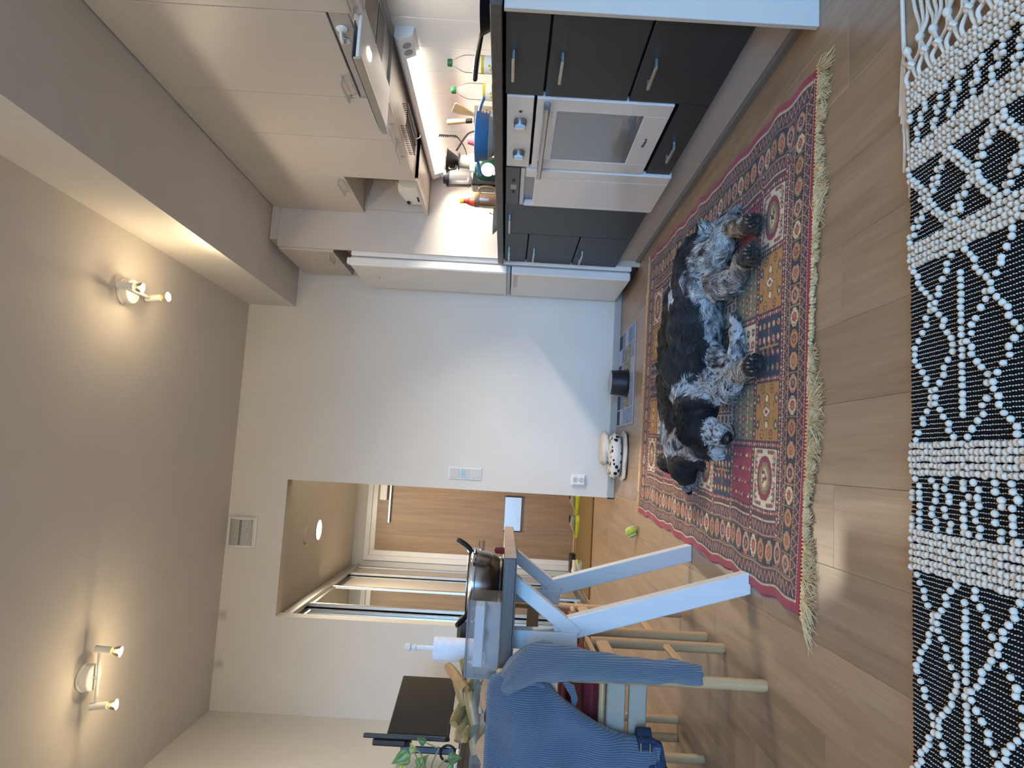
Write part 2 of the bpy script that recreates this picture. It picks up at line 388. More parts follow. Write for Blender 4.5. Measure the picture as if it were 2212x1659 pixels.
# sliding-door wardrobe along the hall
def wardrobe():
    x = -1.19; t = thing('wardrobe', 'hall wardrobe with aluminium framed mirror sliding doors', 'wardrobe', (x, 6.1, 0))
    y0, y1 = 4.975, 7.24
    b = MB().box(HXL+.005, x-.07, y0, y0+.018, 0, 2.28).box(HXL+.005, x-.07, y1-.018, y1, 0, 2.28).box(HXL+.005, x-.09, y0, y1, 2.262, 2.28).box(HXL+.005, HXL+.012, y0, y1, 0, 2.28)
    b.build('carcass', 'cabinet_white', t, smooth=False)
    MB().box(x-.1, x+.0, y0, y1, 2.235, 2.30, .002).box(x-.02, x+.012, y0, y1, 2.215, 2.24, .002).box(x-.06, x-.045, y0, y1, 2.215, 2.24).build('top_rail', 'alu', t)
    MB().box(x-.09, x, y0, y1, 0, .012, .002).build('bottom_rail', 'alu', t)
    pm('mirror', '#e6ebe6', .015, metal=1, var=0)
    for i, (a, b2, xo, m) in enumerate(((4.98, 5.42, -.055, 'mirror'), (5.42, 6.17, -.02, 'mirror'), (6.12, 6.86, -.055, 'cabinet_white'), (6.84, 7.23, -.02, 'cabinet_white'))):
        fr = MB(); w = .034
        fr.box(x+xo-.016, x+xo+.012, a, a+w, .014, 2.225, .003).box(x+xo-.016, x+xo+.012, b2-w, b2, .014, 2.225, .003).box(x+xo-.014, x+xo+.006, a+w, b2-w, 2.185, 2.225).box(x+xo-.014, x+xo+.006, a+w, b2-w, .014, .055)
        fr = fr.build('sliding_door', 'alu', t); MB().box(x+xo-.008, x+xo, a+w, b2-w, .055, 2.185).build('mirror_pane' if m == 'mirror' else 'panel', m, fr)
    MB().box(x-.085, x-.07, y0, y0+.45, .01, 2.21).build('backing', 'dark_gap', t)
wardrobe()
# coir mat and shoes
pm('coir', '#77613f', .95, var=.3, scale=180, bump=.6, bscale=500)
tag(MB().box(-1.15, .1, 5.885, 7.0, 0, .014, .004).build('door_mat', 'coir', None, origin=(-.5, 6.4, 0)), 'tan coir mat inside the entrance door', 'mat')
def shoe(name, label, loc, rz, up, sole, L=.285, group=None, accent=None, rubber=None):
    t = thing(name, label, 'shoe', loc, rz, group)
    def ring(x, w, z0, z1, n=14): return [(x, w*math.cos(2*PI*j/n), (z0+z1)/2+(z1-z0)/2*math.sin(2*PI*j/n)) for j in range(n)]
    S = MB(); U = MB(); k = 14
    for m, prof in ((S, None), (U, 1)):
        rings = []
        for i in range(k+1):
            q = i/k; x = (q-.5)*L; wd = (.034+.012*math.sin(PI*min(1, q*1.15)))*(math.sqrt(max(.02, 1-(2*q-1)**6)))
            if prof is None:
                zz = .028+.012*(1-q)+.010*max(0, q-.82)*5; rings.append([(x, (wd+.004)*c, z) for c, z in ((-1, .012), (-.92, .0+.012*max(0, q-.85)*6), (.92, .0+.012*max(0, q-.85)*6), (1, .012), (1, zz), (-1, zz))])
            else:
                top = .095 if q < .38 else .095-(q-.38)*.085/.62*1.0; top = max(.045, top)
                if q < .06: top = .085
                rings.append(ring(x, wd, .02, top))
        m.loft(rings)
    so = S.build('sole', sole, t, local=True)
    if rubber: MB().box(-L*.48, L*.40, -.036, .036, .0, .012, .004).build('outsole', rubber, so, local=True)
    U.build('upper', up, t, local=True, ang=70)
    MB().lathe([(.0265, 0), (.031, .006), (.025, .009), (.021, .0), (.018, -.03)], (0, 0, 0), 20, Matrix.Translation((-.085, 0, .09)) @ Matrix.Diagonal((1.5, .82, 1, 1))).build('collar', 'black_plastic', t, local=True)
    for i in range(5):
        x = -.035+i*.02; MB().tube([(x, -.022, .083-i*.009), (x+.004, 0, .093-i*.010), (x, .022, .083-i*.009)], .0028, 6).build('lace', 'linen_white', t, local=True)
    if accent: MB().box(-.14, -.06, -.040, .040, .034, .046, .004).build('heel_band', accent, t, local=True)
    return t
pm('grey_mesh', '#8b8a7c', .85, var=.12, scale=120, bump=.3, bscale=500); pm('neon_sole', '#d9dc2c', .6, var=.12, scale=30); pm('peach_rubber', '#e0a98a', .6, var=.08); pm('cream_mesh', '#cfc8bd', .85, var=.1, scale=120, bump=.3, bscale=500); pm('cream_sole', '#d9d3c6', .6, var=.05)
shoe('running_shoe', 'grey running shoe with neon yellow sole, half hidden by the far wall edge', (-.425, 6.93, .014), 2.75, 'grey_mesh', 'neon_sole', .26, 'grey and yellow running shoes in the hall', rubber='peach_rubber')
shoe('running_shoe', 'grey running shoe with neon yellow sole, on the side towards the cream shoe', (-.645, 6.84, .014), 2.7, 'grey_mesh', 'neon_sole', .26, 'grey and yellow running shoes in the hall', rubber='peach_rubber')
shoe('running_shoe', 'cream running shoe with a yellow heel stripe, below the wardrobe in the hall', (-1.045, 6.46, .014), 3.25, 'cream_mesh', 'cream_sole', .27, None, 'neon_sole')
tag(MB().box(-1.13, -.94, 7.03, 7.2, .0, .06, .012).build('shoe_box', 'black_plastic', None, origin=(-1.0, 7.1, 0)), 'small black box on the floor at the foot of the entrance door frame', 'box')
# things on the far wall
def wall_things():
    y = YD
    t = thing('air_vent', 'white perforated air vent cover high on the far wall', 'vent', (-.62, y, 2.47))
    x0, x1, z0, z1 = -.725, -.512, 2.468, 2.668; yf = .045
    # curved, bulging front with rows of slots
    rings = []; n = 14
    for i in range(n+1):
        q = i/n; z = z0+.012+(z1-z0-.024)*q; b = yf*math.sqrt(max(0, 1-(2*q-1)**2))*.8+.012; rings.append((z, b))
    m = MB(); vs = []; 
    for z, b in rings: vs += [(x0+.01, y-b, z), (x1-.01, y-b, z)]
    m.add(vs+[(x0+.01, y, z0+.012), (x0+.01, y, z1-.012), (x1-.01, y, z0+.012), (x1-.01, y, z1-.012)], [(2*i, 2*i+1, 2*i+3, 2*i+2) for i in range(n)]+[tuple([2*(n+1)]+[2*i for i in range(n+1)]+[2*(n+1)+1]), tuple([2*(n+1)+2]+[2*i+1 for i in range(n+1)]+[2*(n+1)+3])])
    m.build('cover', 'white_plastic', t)
    MB().box(x0, x1, y-.012, y, z0, z1, .004).build('back_plate', 'white_plastic', t)
    sl = MB()
    for i in range(20):
        q = .08+.84*i/19; z = z0+.012+(z1-z0-.024)*q; b = yf*math.sqrt(max(0, 1-(2*q-1)**2))*.8+.0125
        if i in (9, 10): sl.box(x0+.02, x1-.02, y-b-.0008, y-b+.004, z-.0026, z+.0026); continue
        for j in range(20):
            x = x0+.022+(x1-x0-.044)*j/19; sl.box(x-.0027, x+.0027, y-b-.0006, y-b+.004, z-.0022, z+.0022)
    o = sl.build('slot', pm('slot_shade', '#4c4740', .8, var=0), t, smooth=False); o['kind'] = 'stuff'
    # three-gang switch
    t = thing('light_switch', 'white triple switch plate on the far wall beside the opening', 'switch', (-.13, y, .935))
    x0, x1, z0, z1 = -.172, -.089, .936, 1.168
    MB().box(x0, x1, y-.009, y, z0, z1, .003).build('frame', 'white_plastic', t)
    pm('switch_grey', '#cdc6bb', .4, var=.02)
    for k in range(3):
        za = z0+.008+k*.0735; r = MB().box(x0+.009, x1-.009, y-.013, y-.008, za, za+.0685, .002).build('rocker', 'switch_grey', t)
        if k == 1:
            pm('pale_blue_label', '#a9c4d6', .5, var=.1, scale=90); MB().box(x0+.016, x1-.02, y-.0136, y-.0128, za+.03, za+.062).build('label', 'pale_blue_label', r)
    t = thing('wall_socket', 'white double wall socket low on the far wall', 'socket', (-.13, y, .205))
    MB().box(-.172, -.09, y-.012, y, .205, .308, .004).box(-.166, -.096, y-.03, y-.01, .211, .302, .006).build('body', 'white_plastic', t)
    for zc in (.236, .279):
        s_ = MB().lathe([(.0195, 0), (.0195, .0022), (.018, .0022), (.017, .001), (.001, .001)], (0, 0, 0), 24, Matrix.Translation((-.131, y-.03, zc)) @ Matrix.Rotation(PI/2, 4, 'X')).build('socket_well', 'switch_grey', t)
        for sx in (-.007, .007): MB().cyl((-.131+sx, y-.0325, zc), (-.131+sx, y-.0308, zc), .0026, n=8).build('hole', 'dark_gap', s_)
wall_things()
# ceiling spot bars
def spot_lamp(label, loc, ang, tilt):
    t = thing('ceiling_spotlight', label, 'lamp', loc, ang, 'two-bulb ceiling spotlights')
    MB().lathe([(.001, 0), (.062, 0), (.066, -.004), (.066, -.012), (.060, -.014), (.060, -.046), (.056, -.050), (.001, -.050)], (0, 0, 0), 40).build('canopy', 'white_lacquer', t, local=True)
    MB().cyl((-.135, 0, -.066), (.135, 0, -.066), .0075, n=14).cyl((0, 0, -.05), (0, 0, -.066), .008).build('bar', 'white_lacquer', t, local=True)
    for s in (-1, 1):
        M = Matrix.Translation((s*.130, 0, -.066)) @ Matrix.Rotation(tilt[0 if s < 0 else 1], 4, 'X') @ Matrix.Rotation(s*.10, 4, 'Y')
        hd = MB().cyl((0, 0, .022), (0, 0, -.052), .0165, n=20, M=M).build('lamp_head', 'white_lacquer', t, local=True)
        thin_clear('bulb_glass', (1., .93, .8), .08, .25, (1., .86, .62))
        MB().lathe([(.012, -.052), (.013, -.060), (.017, -.064), (.0205, -.072), (.0245, -.090), (.0245, -.093), (.0225, -.093), (.0185, -.073), (.011, -.06)], (0, 0, 0), 24, M).build('bulb', 'bulb_glass', hd, local=True)
        MB().lathe([(.001, -.066), (.009, -.066), (.017, -.076), (.0215, -.0885), (.001, -.0885)], (0, 0, 0), 24, M).build('filament_disc', glow('bulb_glow', '#ffdf9a', 26), hd, local=True)
        ld = bpy.data.lights.new('spot_bulb', 'SPOT'); ld.energy = SPOT_W; ld.color = lin('#fff0d6'); ld.shadow_soft_size = .022; ld.spot_size = math.radians(155); ld.spot_blend = .9
        lo = bpy.data.objects.new('spot_bulb', ld); COL.objects.link(lo); lo.parent = t; lo.location = M @ Vector((0, 0, -.10)); lo.rotation_euler = M.to_euler()
        ld = bpy.data.lights.new('bulb_leak', 'POINT'); ld.energy = SPOT_W*.20; ld.color = lin('#ffe4b6'); ld.shadow_soft_size = .02
        lo = bpy.data.objects.new('bulb_leak', ld); COL.objects.link(lo); lo.parent = t; lo.location = M @ Vector((0, 0, -.115))
    return t
spot_lamp('white two-bulb ceiling spotlight close to the kitchen bulkhead', (.695, 3.275, ZC), math.radians(91), (.1, -.12))
spot_lamp('white two-bulb ceiling spotlight on the open ceiling above the table side', (-1.125, 3.325, ZC), math.radians(-3), (.12, .1))

# added bowl pendant, unseen behind the camera, to brighten ceiling and upper wall
def fill():
    x, y, z = -.45, -1.3, 2.20; t = thing('fill_lamp', 'white bowl uplight pendant added unseen behind the camera', 'lamp', (x, y, ZC))
    MB().lathe([(.001, 0), (.05, 0), (.05, -.02), (.001, -.024)], (x, y, ZC), 24).build('canopy', 'white_plastic', t)  # canopy of the added pendant
    for k in range(3): a = k*2*PI/3; MB().cyl((x+.02*math.cos(a), y+.02*math.sin(a), ZC-.02), (x+.148*math.cos(a), y+.148*math.sin(a), z-.03), .002, n=6).build('fill_hanger', 'white_plastic', t)
    MB().lathe([(.001, -.13), (.06, -.125), (.115, -.09), (.145, -.05), (.150, -.03), (.146, -.03), (.111, -.084), (.058, -.118), (.001, -.123)], (x, y, z), 32).build('bowl', 'white_plastic', t)
    MB().ell((x, y, z-.05), (.03, .03, .03)).build('bulb', glow('fill_glow', '#ffe6c8', 10), t)  # bulb of the added pendant
    ld = bpy.data.lights.new('fill_bulb', 'POINT'); ld.energy = FILL_W; ld.color = lin('#fff0d6'); ld.shadow_soft_size = .05
    lo = bpy.data.objects.new('fill_bulb', ld); COL.objects.link(lo); lo.parent = t; lo.location = (0, 0, z+.01-ZC)
fill()
# ================================================================== kitchen
KX = 1.225                       # plane of the base fronts
KY = [1.752, 2.207, 2.779, 3.204, 3.652, 4.198]
ZB, ZT, CT = .153, .853, .894
UX = 1.485                       # plane of the wall cupboard fronts
def bow(parent, x, y0, y1, z, mat='alu', r=.0045, out=.028):
    m = MB(); m.box(x-out-.005, x-out+.003, y0, y1, z-.005, z+.005, .0015); m.box(x-out, x, y0, y0+.009, z-.0045, z+.0045, .001); m.box(x-out, x, y1-.009, y1, z-.0045, z+.0045, .001)
    return m.build('handle', mat, parent)
def front(parent, name, y0, y1, z0, z1, mat, hy=None, hz=None, x=KX, g=.0018):
    o = MB().box(x, x+.018, y0+g, y1-g, z0+g, z1-g, .0015).build(name, mat, parent)
    if hy: bow(o, x, hy[0], hy[1], hz)
    return o
def base_body(t, y0, y1, z1=ZT):
    MB().box(KX+.020, XR-.02, y0+.002, y1-.002, ZB, z1).build('body', 'dark_gap', t, smooth=False)
# three-drawer units
t = thing('drawer_cabinet', 'dark grey three-drawer base cabinet between the oven and the white end panel', 'cabinet', (KX+.02, (KY[0]+KY[1])/2, 0))
base_body(t, KY[0], KY[1])
for z0, z1, hz in ((.722, ZT, .826), (.437, .718, .677), (ZB, .433, .393)): front(t, 'drawer', KY[0], KY[1], z0, z1, 'graphite', (1.948, 2.076), hz)
t = thing('drawer_cabinet', 'dark grey three-drawer base cabinet beside the refrigerator', 'cabinet', (KX+.02, (KY[4]+KY[5])/2, 0))
base_body(t, KY[4], KY[5])
for z0, z1, hz in ((.722, ZT, .826), (.437, .718, .680), (ZB, .433, .397)): front(t, 'drawer', KY[4], KY[5], z0, z1, 'graphite', (3.90, 4.085), hz)
t = thing('base_cabinet', 'dark grey single-door base cabinet beside the dishwasher', 'cabinet', (KX+.02, (KY[3]+KY[4])/2, 0))
base_body(t, KY[3], KY[4]); front(t, 'door', KY[3], KY[4], ZB, ZT, 'graphite', (3.365, 3.568), .827)
# built-in oven
def oven():
    y0, y1 = KY[1], KY[2]; t = thing('oven', 'white built-in oven with glass door and two knobs under the worktop', 'oven', (KX+.02, (y0+y1)/2, .26))
    MB().box(KX+.03, XR-.03, y0+.004, y1-.004, .262, .85).build('body', 'dark_gap', t, smooth=False)
    cp = MB().box(KX-.004, KX+.03, y0+.004, y1-.004, .752, .846, .002).build('control_panel', 'white_lacquer', t)
    pm('knob_grey', '#8f8b87', .3, metal=.7, var=.03)
    for yc in (2.377, 2.631):
        k = MB().lathe([(.024, 0), (.024, .012), (.021, .024), (.001, .024)], (0, 0, 0), 28, Matrix.Translation((KX-.004, yc, .797)) @ Matrix.Rotation(-PI/2, 4, 'Y')).build('knob', 'knob_grey', cp)
        MB().box(KX-.037, KX-.02, yc-.0075, yc+.0075, .776, .818, .003).build('grip', 'chrome', k)
        mk = MB()
        for a in range(-4, 5):
            if a: mk.box(KX-.0046, KX-.004, yc+.034*math.sin(a*.5)-.0012, yc+.034*math.sin(a*.5)+.0012, .797+.034*math.cos(a*.5)-.0012, .797+.034*math.cos(a*.5)+.0012)
        mk.build('dial_marks', 'knob_grey', cp, smooth=False)['kind'] = 'stuff'
    pm('red_lens', '#5a1712', .2, var=0); MB().cyl((KX-.004, 2.31, .797), (KX-.007, 2.31, .797), .006, n=12).build('pilot_light', 'red_lens', cp)
    dr = MB(); a, b, c, e = y0+.004, y1-.004, .272, .742; gy0, gy1, gz0, gz1 = 2.293, 2.684, .361, .666
    dr.box(KX-.006, KX+.022, a, gy0, c, e, .002).box(KX-.006, KX+.022, gy1, b, c, e, .002).box(KX-.006, KX+.022, gy0, gy1, gz1, e, .002).box(KX-.006, KX+.022, gy0, gy1, c, gz0, .002)
    dr = dr.build('door', 'white_gloss', t)
    MB().box(KX-.004, KX+.018, gy0, gy1, gz0, gz1).build('window_glass', 'oven_glass', dr, smooth=False)
    m = MB().box(KX-.05, KX-.036, 2.215, 2.795, .698, .716, .004).box(KX-.04, KX-.004, 2.232, 2.27, .696, .718, .003).box(KX-.04, KX-.004, 2.70, 2.738, .696, .718, .003); m.build('handle', 'steel', dr)
    lettering('Whirlpool', (KX-.0068, 2.493, .320), .017, dr, 'dark_print', italic=True)
pm('white_gloss', '#e3ddd8', .12, var=.012, coat=.4)
pm('oven_glass', '#6f7276', .07, var=.03, scale=3, spec=.9, coat=.6)
pm('dark_print', '#2b2b2e', .6, var=0)
def lettering(txt, loc, size, parent, mat, rot=(PI/2, 0, -PI/2), italic=False, name='lettering', extr=.0003):
    cu = bpy.data.curves.new(name, 'FONT'); cu.body = txt; cu.size = size; cu.align_x = 'CENTER'; cu.align_y = 'CENTER'; cu.extrude = extr; cu.shear = .25 if italic else 0
    o = bpy.data.objects.new(name, cu); COL.objects.link(o); dg = bpy.context.evaluated_depsgraph_get(); me = bpy.data.meshes.new_from_object(o.evaluated_get(dg)); bpy.data.objects.remove(o)
    n = link(name, me, mat, parent); n.location = Vector(loc)-(wloc(parent) if parent else Vector()); n.rotation_euler = rot; return n
oven()
t = thing('oven_drawer_cabinet', 'shallow dark grey drawer unit directly beneath the oven', 'cabinet', (KX+.02, (KY[1]+KY[2])/2, ZB))
MB().box(KX+.020, XR-.02, KY[1]+.004, KY[2]-.004, ZB, .255).build('body', 'dark_gap', t, smooth=False); front(t, 'drawer', KY[1], KY[2], ZB, .258, 'graphite', (2.475, 2.60), .209)
# dishwasher
def dishwasher():
    y0, y1 = KY[2], KY[3]; t = thing('dishwasher', 'white dishwasher with dark control panel beside the oven', 'dishwasher', (KX+.02, (y0+y1)/2, .15))
    MB().box(KX+.03, XR-.05, y0+.004, y1-.004, .156, .85).build('body', 'dark_gap', t, smooth=False)
    pm('dw_panel', '#3a3b3e', .35, var=.05)
    cp = MB().box(KX-.006, KX+.03, y0+.004, y1-.004, .785, .85, .003).build('control_panel', 'dw_panel', t)
    MB().box(KX-.0068, KX-.005, 2.965, 3.015, .80, .826).build('display', 'knob_grey', cp, smooth=False)
    m = MB()
    for i in range(9):
        yy = 2.9+i*.007 if i < 5 else 3.03+(i-5)*.009; m.box(KX-.0072, KX-.0055, yy, yy+.004, .806, .82)
    m.build('buttons', 'black_plastic', cp, smooth=False)['kind'] = 'stuff'
    MB().box(KX-.007, KX+.02, y0+.004, y1-.004, .764, .784, .002).build('trim_strip', 'steel', t)
    ds = MB(); a, b = y0+.003, y1-.003; ha, hb, hz = 2.86, 3.175, .722
    ds.box(KX-.012, KX+.016, a, ha, .143, .763, .004).box(KX-.012, KX+.016, hb, b, .143, .763, .004).box(KX-.012, KX+.016, ha, hb, .143, hz, .004)
    dd = ds.build('door', 'white_gloss', t); MB().box(KX+.014, KX+.03, ha, hb, hz-.01, .764).build('handle_recess', 'knob_grey', dd, smooth=False)
dishwasher()
# plinth, strip, end panel, worktop
tag(MB().box(1.272, 1.29, 1.752, 4.20, .0, ZB, 0).build('plinth', 'plinth_grey', None, smooth=False, origin=(1.28, 3, 0)), 'long beige plinth board under the base cabinets', 'plinth')
tag(MB().prism([(1.262, 0), (1.272, 0), (1.272, .028), (1.268, .028), (1.262, .02)], 'Y', 1.752, 4.20).build('plinth_strip', 'strip_grey', None, smooth=False, origin=(1.265, 3, 0)), 'dark grey sealing strip along the foot of the plinth', 'strip')
tag(MB().box(1.205, XR-.002, 1.728, 1.746, 0, ZT+.002, .0015).build('end_panel', 'cabinet_white', None, origin=(1.5, 1.737, 0)), 'white end panel closing the near end of the base cabinets', 'panel')
tag(MB().box(1.203, XR-.002, 1.715, 4.197, .860, CT, .0025).build('worktop', 'worktop', None, origin=(1.5, 3, .86)), 'dark brown grey laminate worktop over the base cabinets', 'worktop')
tag(MB().box(1.203, 1.206, 1.716, 4.196, .8935, .8955).build('worktop_edge', 'birch', None, origin=(1.2, 3, .894)), 'thin pale edge line along the worktop front', 'edging') if False else None
# ceramic hob let into the worktop over the oven
t = thing('hob', 'black glass hob let into the worktop', 'hob', (1.48, 2.49, CT))
MB().box(1.25, 1.72, 2.215, 2.775, CT, CT+.006, .002).build('glass', 'hob_glass' if pm('hob_glass', '#08080a', .06, var=0, spec=.7) else '', t)
pm('hob_ring', '#3c3c40', .3, var=0)
for cx, cy, r in ((1.38, 2.35, .09), (1.38, 2.63, .07), (1.6, 2.35, .07), (1.6, 2.63, .09)): MB().lathe([(r, .0062), (r, .0066), (r-.004, .0066), (r-.004, .0062)], (cx, cy, CT), 36).build('cooking_zone', 'hob_ring', t)
# tiles behind the worktop
def tiles():
    y = 4.198; ys = []
    while y > 1.2: ys.append(y); y -= .196
    first = None
    for a in ys:
        if first is None: first = MB().box(XR-.009, XR-.002, -.0968, .0968, -.23, .23, .0018).build('tile', 'tile_glaze', wr); o = first
        else: o = bpy.data.objects.new('tile', first.data); COL.objects.link(o); o.parent = wr
        o.location = (0, a-.098, CT+.232)
tiles()
MB().box(XR-.004, XR, 1.22, 4.198, CT, 1.356).build('grout_bed', pm('grout', '#a0968c', .9, var=.05), wr, smooth=False)
pm('grout', '#b9b0a6', .9, var=.05)
# under-cupboard lamp
def strip_lamp():
    y0, y1 = 2.69, 4.13; x1 = XR-.009; t = thing('cabinet_light', 'long white under-cupboard strip light with two sockets, lit', 'lamp', (x1, 3.4, 1.29))
    prof = [(x1, 1.345), (x1-.048, 1.345), (x1-.064, 1.332), (x1-.064, 1.325), (x1-.040, 1.27), (x1, 1.262)]
    MB().prism(prof, 'Y', y0, y1).build('housing', 'white_plastic', t, smooth=False)
    sk = MB().prism([(x1-.03, 1.326), (x1-.0615, 1.326), (x1-.0425, 1.272), (x1-.03, 1.272)], 'Y', y0+.02, y0+.145).build('socket_block', 'white_plastic', t, smooth=False)
    pm('socket_grey', '#9b978f', .5, var=.04)
    for yc in (y0+.055, y0+.105): MB().lathe([(.0195, .0), (.0195, .0015), (.001, .0015)], (0, 0, 0), 20, Matrix.Translation((x1-.0525, yc, 1.299)) @ Matrix.Rotation(math.radians(-110), 4, 'Y')).build('socket', 'socket_grey', sk)
    MB().prism([(x1-.028, 1.324), (x1-.0625, 1.324), (x1-.042, 1.266), (x1-.016, 1.258)], 'Y', y0+.147, y1-.062).build('diffuser', glow('tube_glow', '#fff2e0', 3.6), t, smooth=False)
    ld = bpy.data.lights.new('cabinet_tube', 'AREA'); ld.shape = 'RECTANGLE'; ld.size = .045; ld.size_y = y1-y0-.22; ld.energy = KITCHEN_W; ld.color = lin('#fff3e2'); ld.spread = math.radians(138)
    lo = bpy.data.objects.new('cabinet_tube', ld); COL.objects.link(lo); lo.parent = t; lo.location = Vector((x1-.064, (y0+y1)/2+.04, 1.272))-Vector((x1, 3.4, 1.29)); lo.rotation_euler = (0, math.radians(46), 0)
    MB().cyl((x1-.045, y1-.03, 1.28), (x1-.055, y1-.03, 1.262), .014, .010).build('plug', 'socket_grey', t)
strip_lamp()
# wall cupboards
def upper(label, y0, y1, zb, zd, h=None, name='wall_cabinet', hz=None, filler=True):
    t = thing(name, label, 'cabinet', (UX+.02, (y0+y1)/2, zb))
    MB().box(UX+.019, XR-.001, y0+.0008, y1-.0008, zb, 2.288).build('body', 'cabinet_white', t, smooth=False)
    MB().box(UX+.0182, UX+.0189, y0+.0008, y1-.0008, zd+.001, 2.286).build('gap_shade', 'strip_grey', t, smooth=False)  # dark sheet behind the door, painting the shade seen in its gaps
    d = MB().box(UX, UX+.018, y0+.0019, y1-.0019, zd, 2.284, .0012).build('door', 'cabinet_white', t)
    if h: bow(d, UX, h[0], h[1], hz if hz else zd+.035)
    return t
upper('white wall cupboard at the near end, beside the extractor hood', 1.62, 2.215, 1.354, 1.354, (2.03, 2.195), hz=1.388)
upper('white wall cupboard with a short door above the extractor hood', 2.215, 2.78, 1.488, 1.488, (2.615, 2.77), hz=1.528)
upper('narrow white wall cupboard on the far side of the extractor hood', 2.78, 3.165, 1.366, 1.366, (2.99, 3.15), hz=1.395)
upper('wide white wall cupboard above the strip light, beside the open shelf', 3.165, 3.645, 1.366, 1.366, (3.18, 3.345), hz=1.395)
def open_cab():
    y0, y1 = 3.645, 4.197; t = thing('wall_cabinet', 'white wall cupboard with an open compartment below its door', 'cabinet', (UX+.02, (y0+y1)/2, 1.352))
    MB().box(UX+.019, XR-.001, y0+.001, y0+.017, 1.352, 2.288).box(UX+.019, XR-.001, y1-.017, y1-.001, 1.352, 2.288).box(UX+.002, XR-.001, y0+.001, y1-.001, 1.352, 1.370).box(UX+.019, XR-.001, y0+.017, y1-.017, 1.757, 1.775).box(XR-.01, XR-.001, y0, y1, 1.36, 2.28).box(UX+.019, XR-.001, y0+.017, y1-.017, 2.27, 2.288).build('body', 'cabinet_white', t, smooth=False)
    d = MB().box(UX, UX+.018, y0+.0012, y1-.0012, 1.757, 2.284, .0012).build('door', 'cabinet_white', t); bow(d, UX, 3.675, 3.85, 1.797)
open_cab()
tag(MB().box(UX+.008, UX+.022, 1.62, 4.197, 2.289, 2.337).build('filler_board', 'cabinet_white', None, smooth=False, origin=(UX, 3, 2.29)), 'white filler board between the wall cupboards and bulkhead', 'panel')
# extractor hood with its slide-out glass visor
def hood():
    y0, y1 = 2.22, 2.775; t = thing('extractor_hood', 'slim steel grey extractor hood pulled out below the short cupboard', 'hood', (1.6, 2.5, 1.36))
    MB().box(UX+.012, XR-.002, y0, y1, 1.378, 1.486, .002).build('body', 'white_lacquer', t)
    pm('hood_front', '#b5aeaa', .4, metal=.3, var=.03); MB().box(UX+.004, UX+.012, y0, y1, 1.41, 1.482, .002).build('front_panel', 'hood_front', t)
    v = MB().box(1.335, UX+.05, y0, y1, 1.362, 1.374, .002).build('slide_out', 'white_lacquer', t)
    MB().box(1.328, 1.336, y0, y1, 1.352, 1.382, .002).build('slide_lip', 'steel', v)
    thin_clear('visor_glass', (.82, .92, .93), .05, .12, (.75, .88, .9)); MB().box(1.337, 1.47, y0+.004, y1-.004, 1.385, 1.389).build('visor', 'visor_glass', v, smooth=False)
    pm('filter_mesh', '#8d8781', .5, metal=.6, var=.3, scale=260, bump=.6, bscale=700)
    for a, b in ((y0+.03, 2.48), (2.51, y1-.14)): MB().box(1.52, 1.74, a, b, 1.3735, 1.3785, .001).build('grease_filter', 'filter_mesh', t)
    MB().box(1.42, 1.45, 2.34, 2.39, 1.358, 1.3625, .002).build('lamp_cover', glow('hood_glow', '#fff0d8', 8), t)
    ld = bpy.data.lights.new('hood_bulb', 'AREA'); ld.size = .06; ld.energy = HOOD_W; ld.color = lin('#fff1de'); lo = bpy.data.objects.new('hood_bulb', ld); COL.objects.link(lo); lo.parent = t; lo.location = Vector((1.435, 2.365, 1.35))-Vector((1.6, 2.5, 1.36))
    # suction hook
    h = thing('suction_hook', 'white plastic suction hook stuck on the hood front', 'hook', (UX, 2.33, 1.45))
    MB().lathe([(.022, 0), (.02, .004), (.012, .008), (.001, .009)], (0, 0, 0), 24, Matrix.Translation((UX+.003, 2.305, 1.452)) @ Matrix.Rotation(-PI/2, 4, 'Y')).build('suction_cup', 'white_plastic', h)
    MB().tube(curve_path([(UX-.004, 2.305, 1.456), (UX-.018, 2.325, 1.457), (UX-.02, 2.35, 1.457), (UX-.006, 2.372, 1.456)], 5), .006, 10).lathe([(.02, 0), (.018, .004), (.001, .006)], (0, 0, 0), 24, Matrix.Translation((UX+.003, 2.378, 1.456)) @ Matrix.Rotation(-PI/2, 4, 'Y')).build('hook_arm', 'white_plastic', h)
hood()
# dish rack let into the cupboard floor
t = thing('dish_rack', 'dark wire dish rack hung below the narrow wall cupboards', 'rack', (1.6, 3.35, 1.33))
pm('dark_wire', '#2a2826', .4, metal=.6, var=.05)
for k in range(16): MB().tube([(1.52, 3.08+k*.02, 1.362), (1.52, 3.08+k*.02, 1.335), (1.63, 3.08+k*.02, 1.335), (1.63, 3.08+k*.02, 1.362)], .0022, 6).build('wire', 'dark_wire', t)
MB().tube([(1.52, 3.07, 1.335), (1.52, 3.39, 1.335)], .003, 6).tube([(1.63, 3.07, 1.335), (1.63, 3.39, 1.335)], .003, 6).tube([(1.575, 3.07, 1.333), (1.575, 3.39, 1.333)], .003, 6).build('rail', 'dark_wire', t)
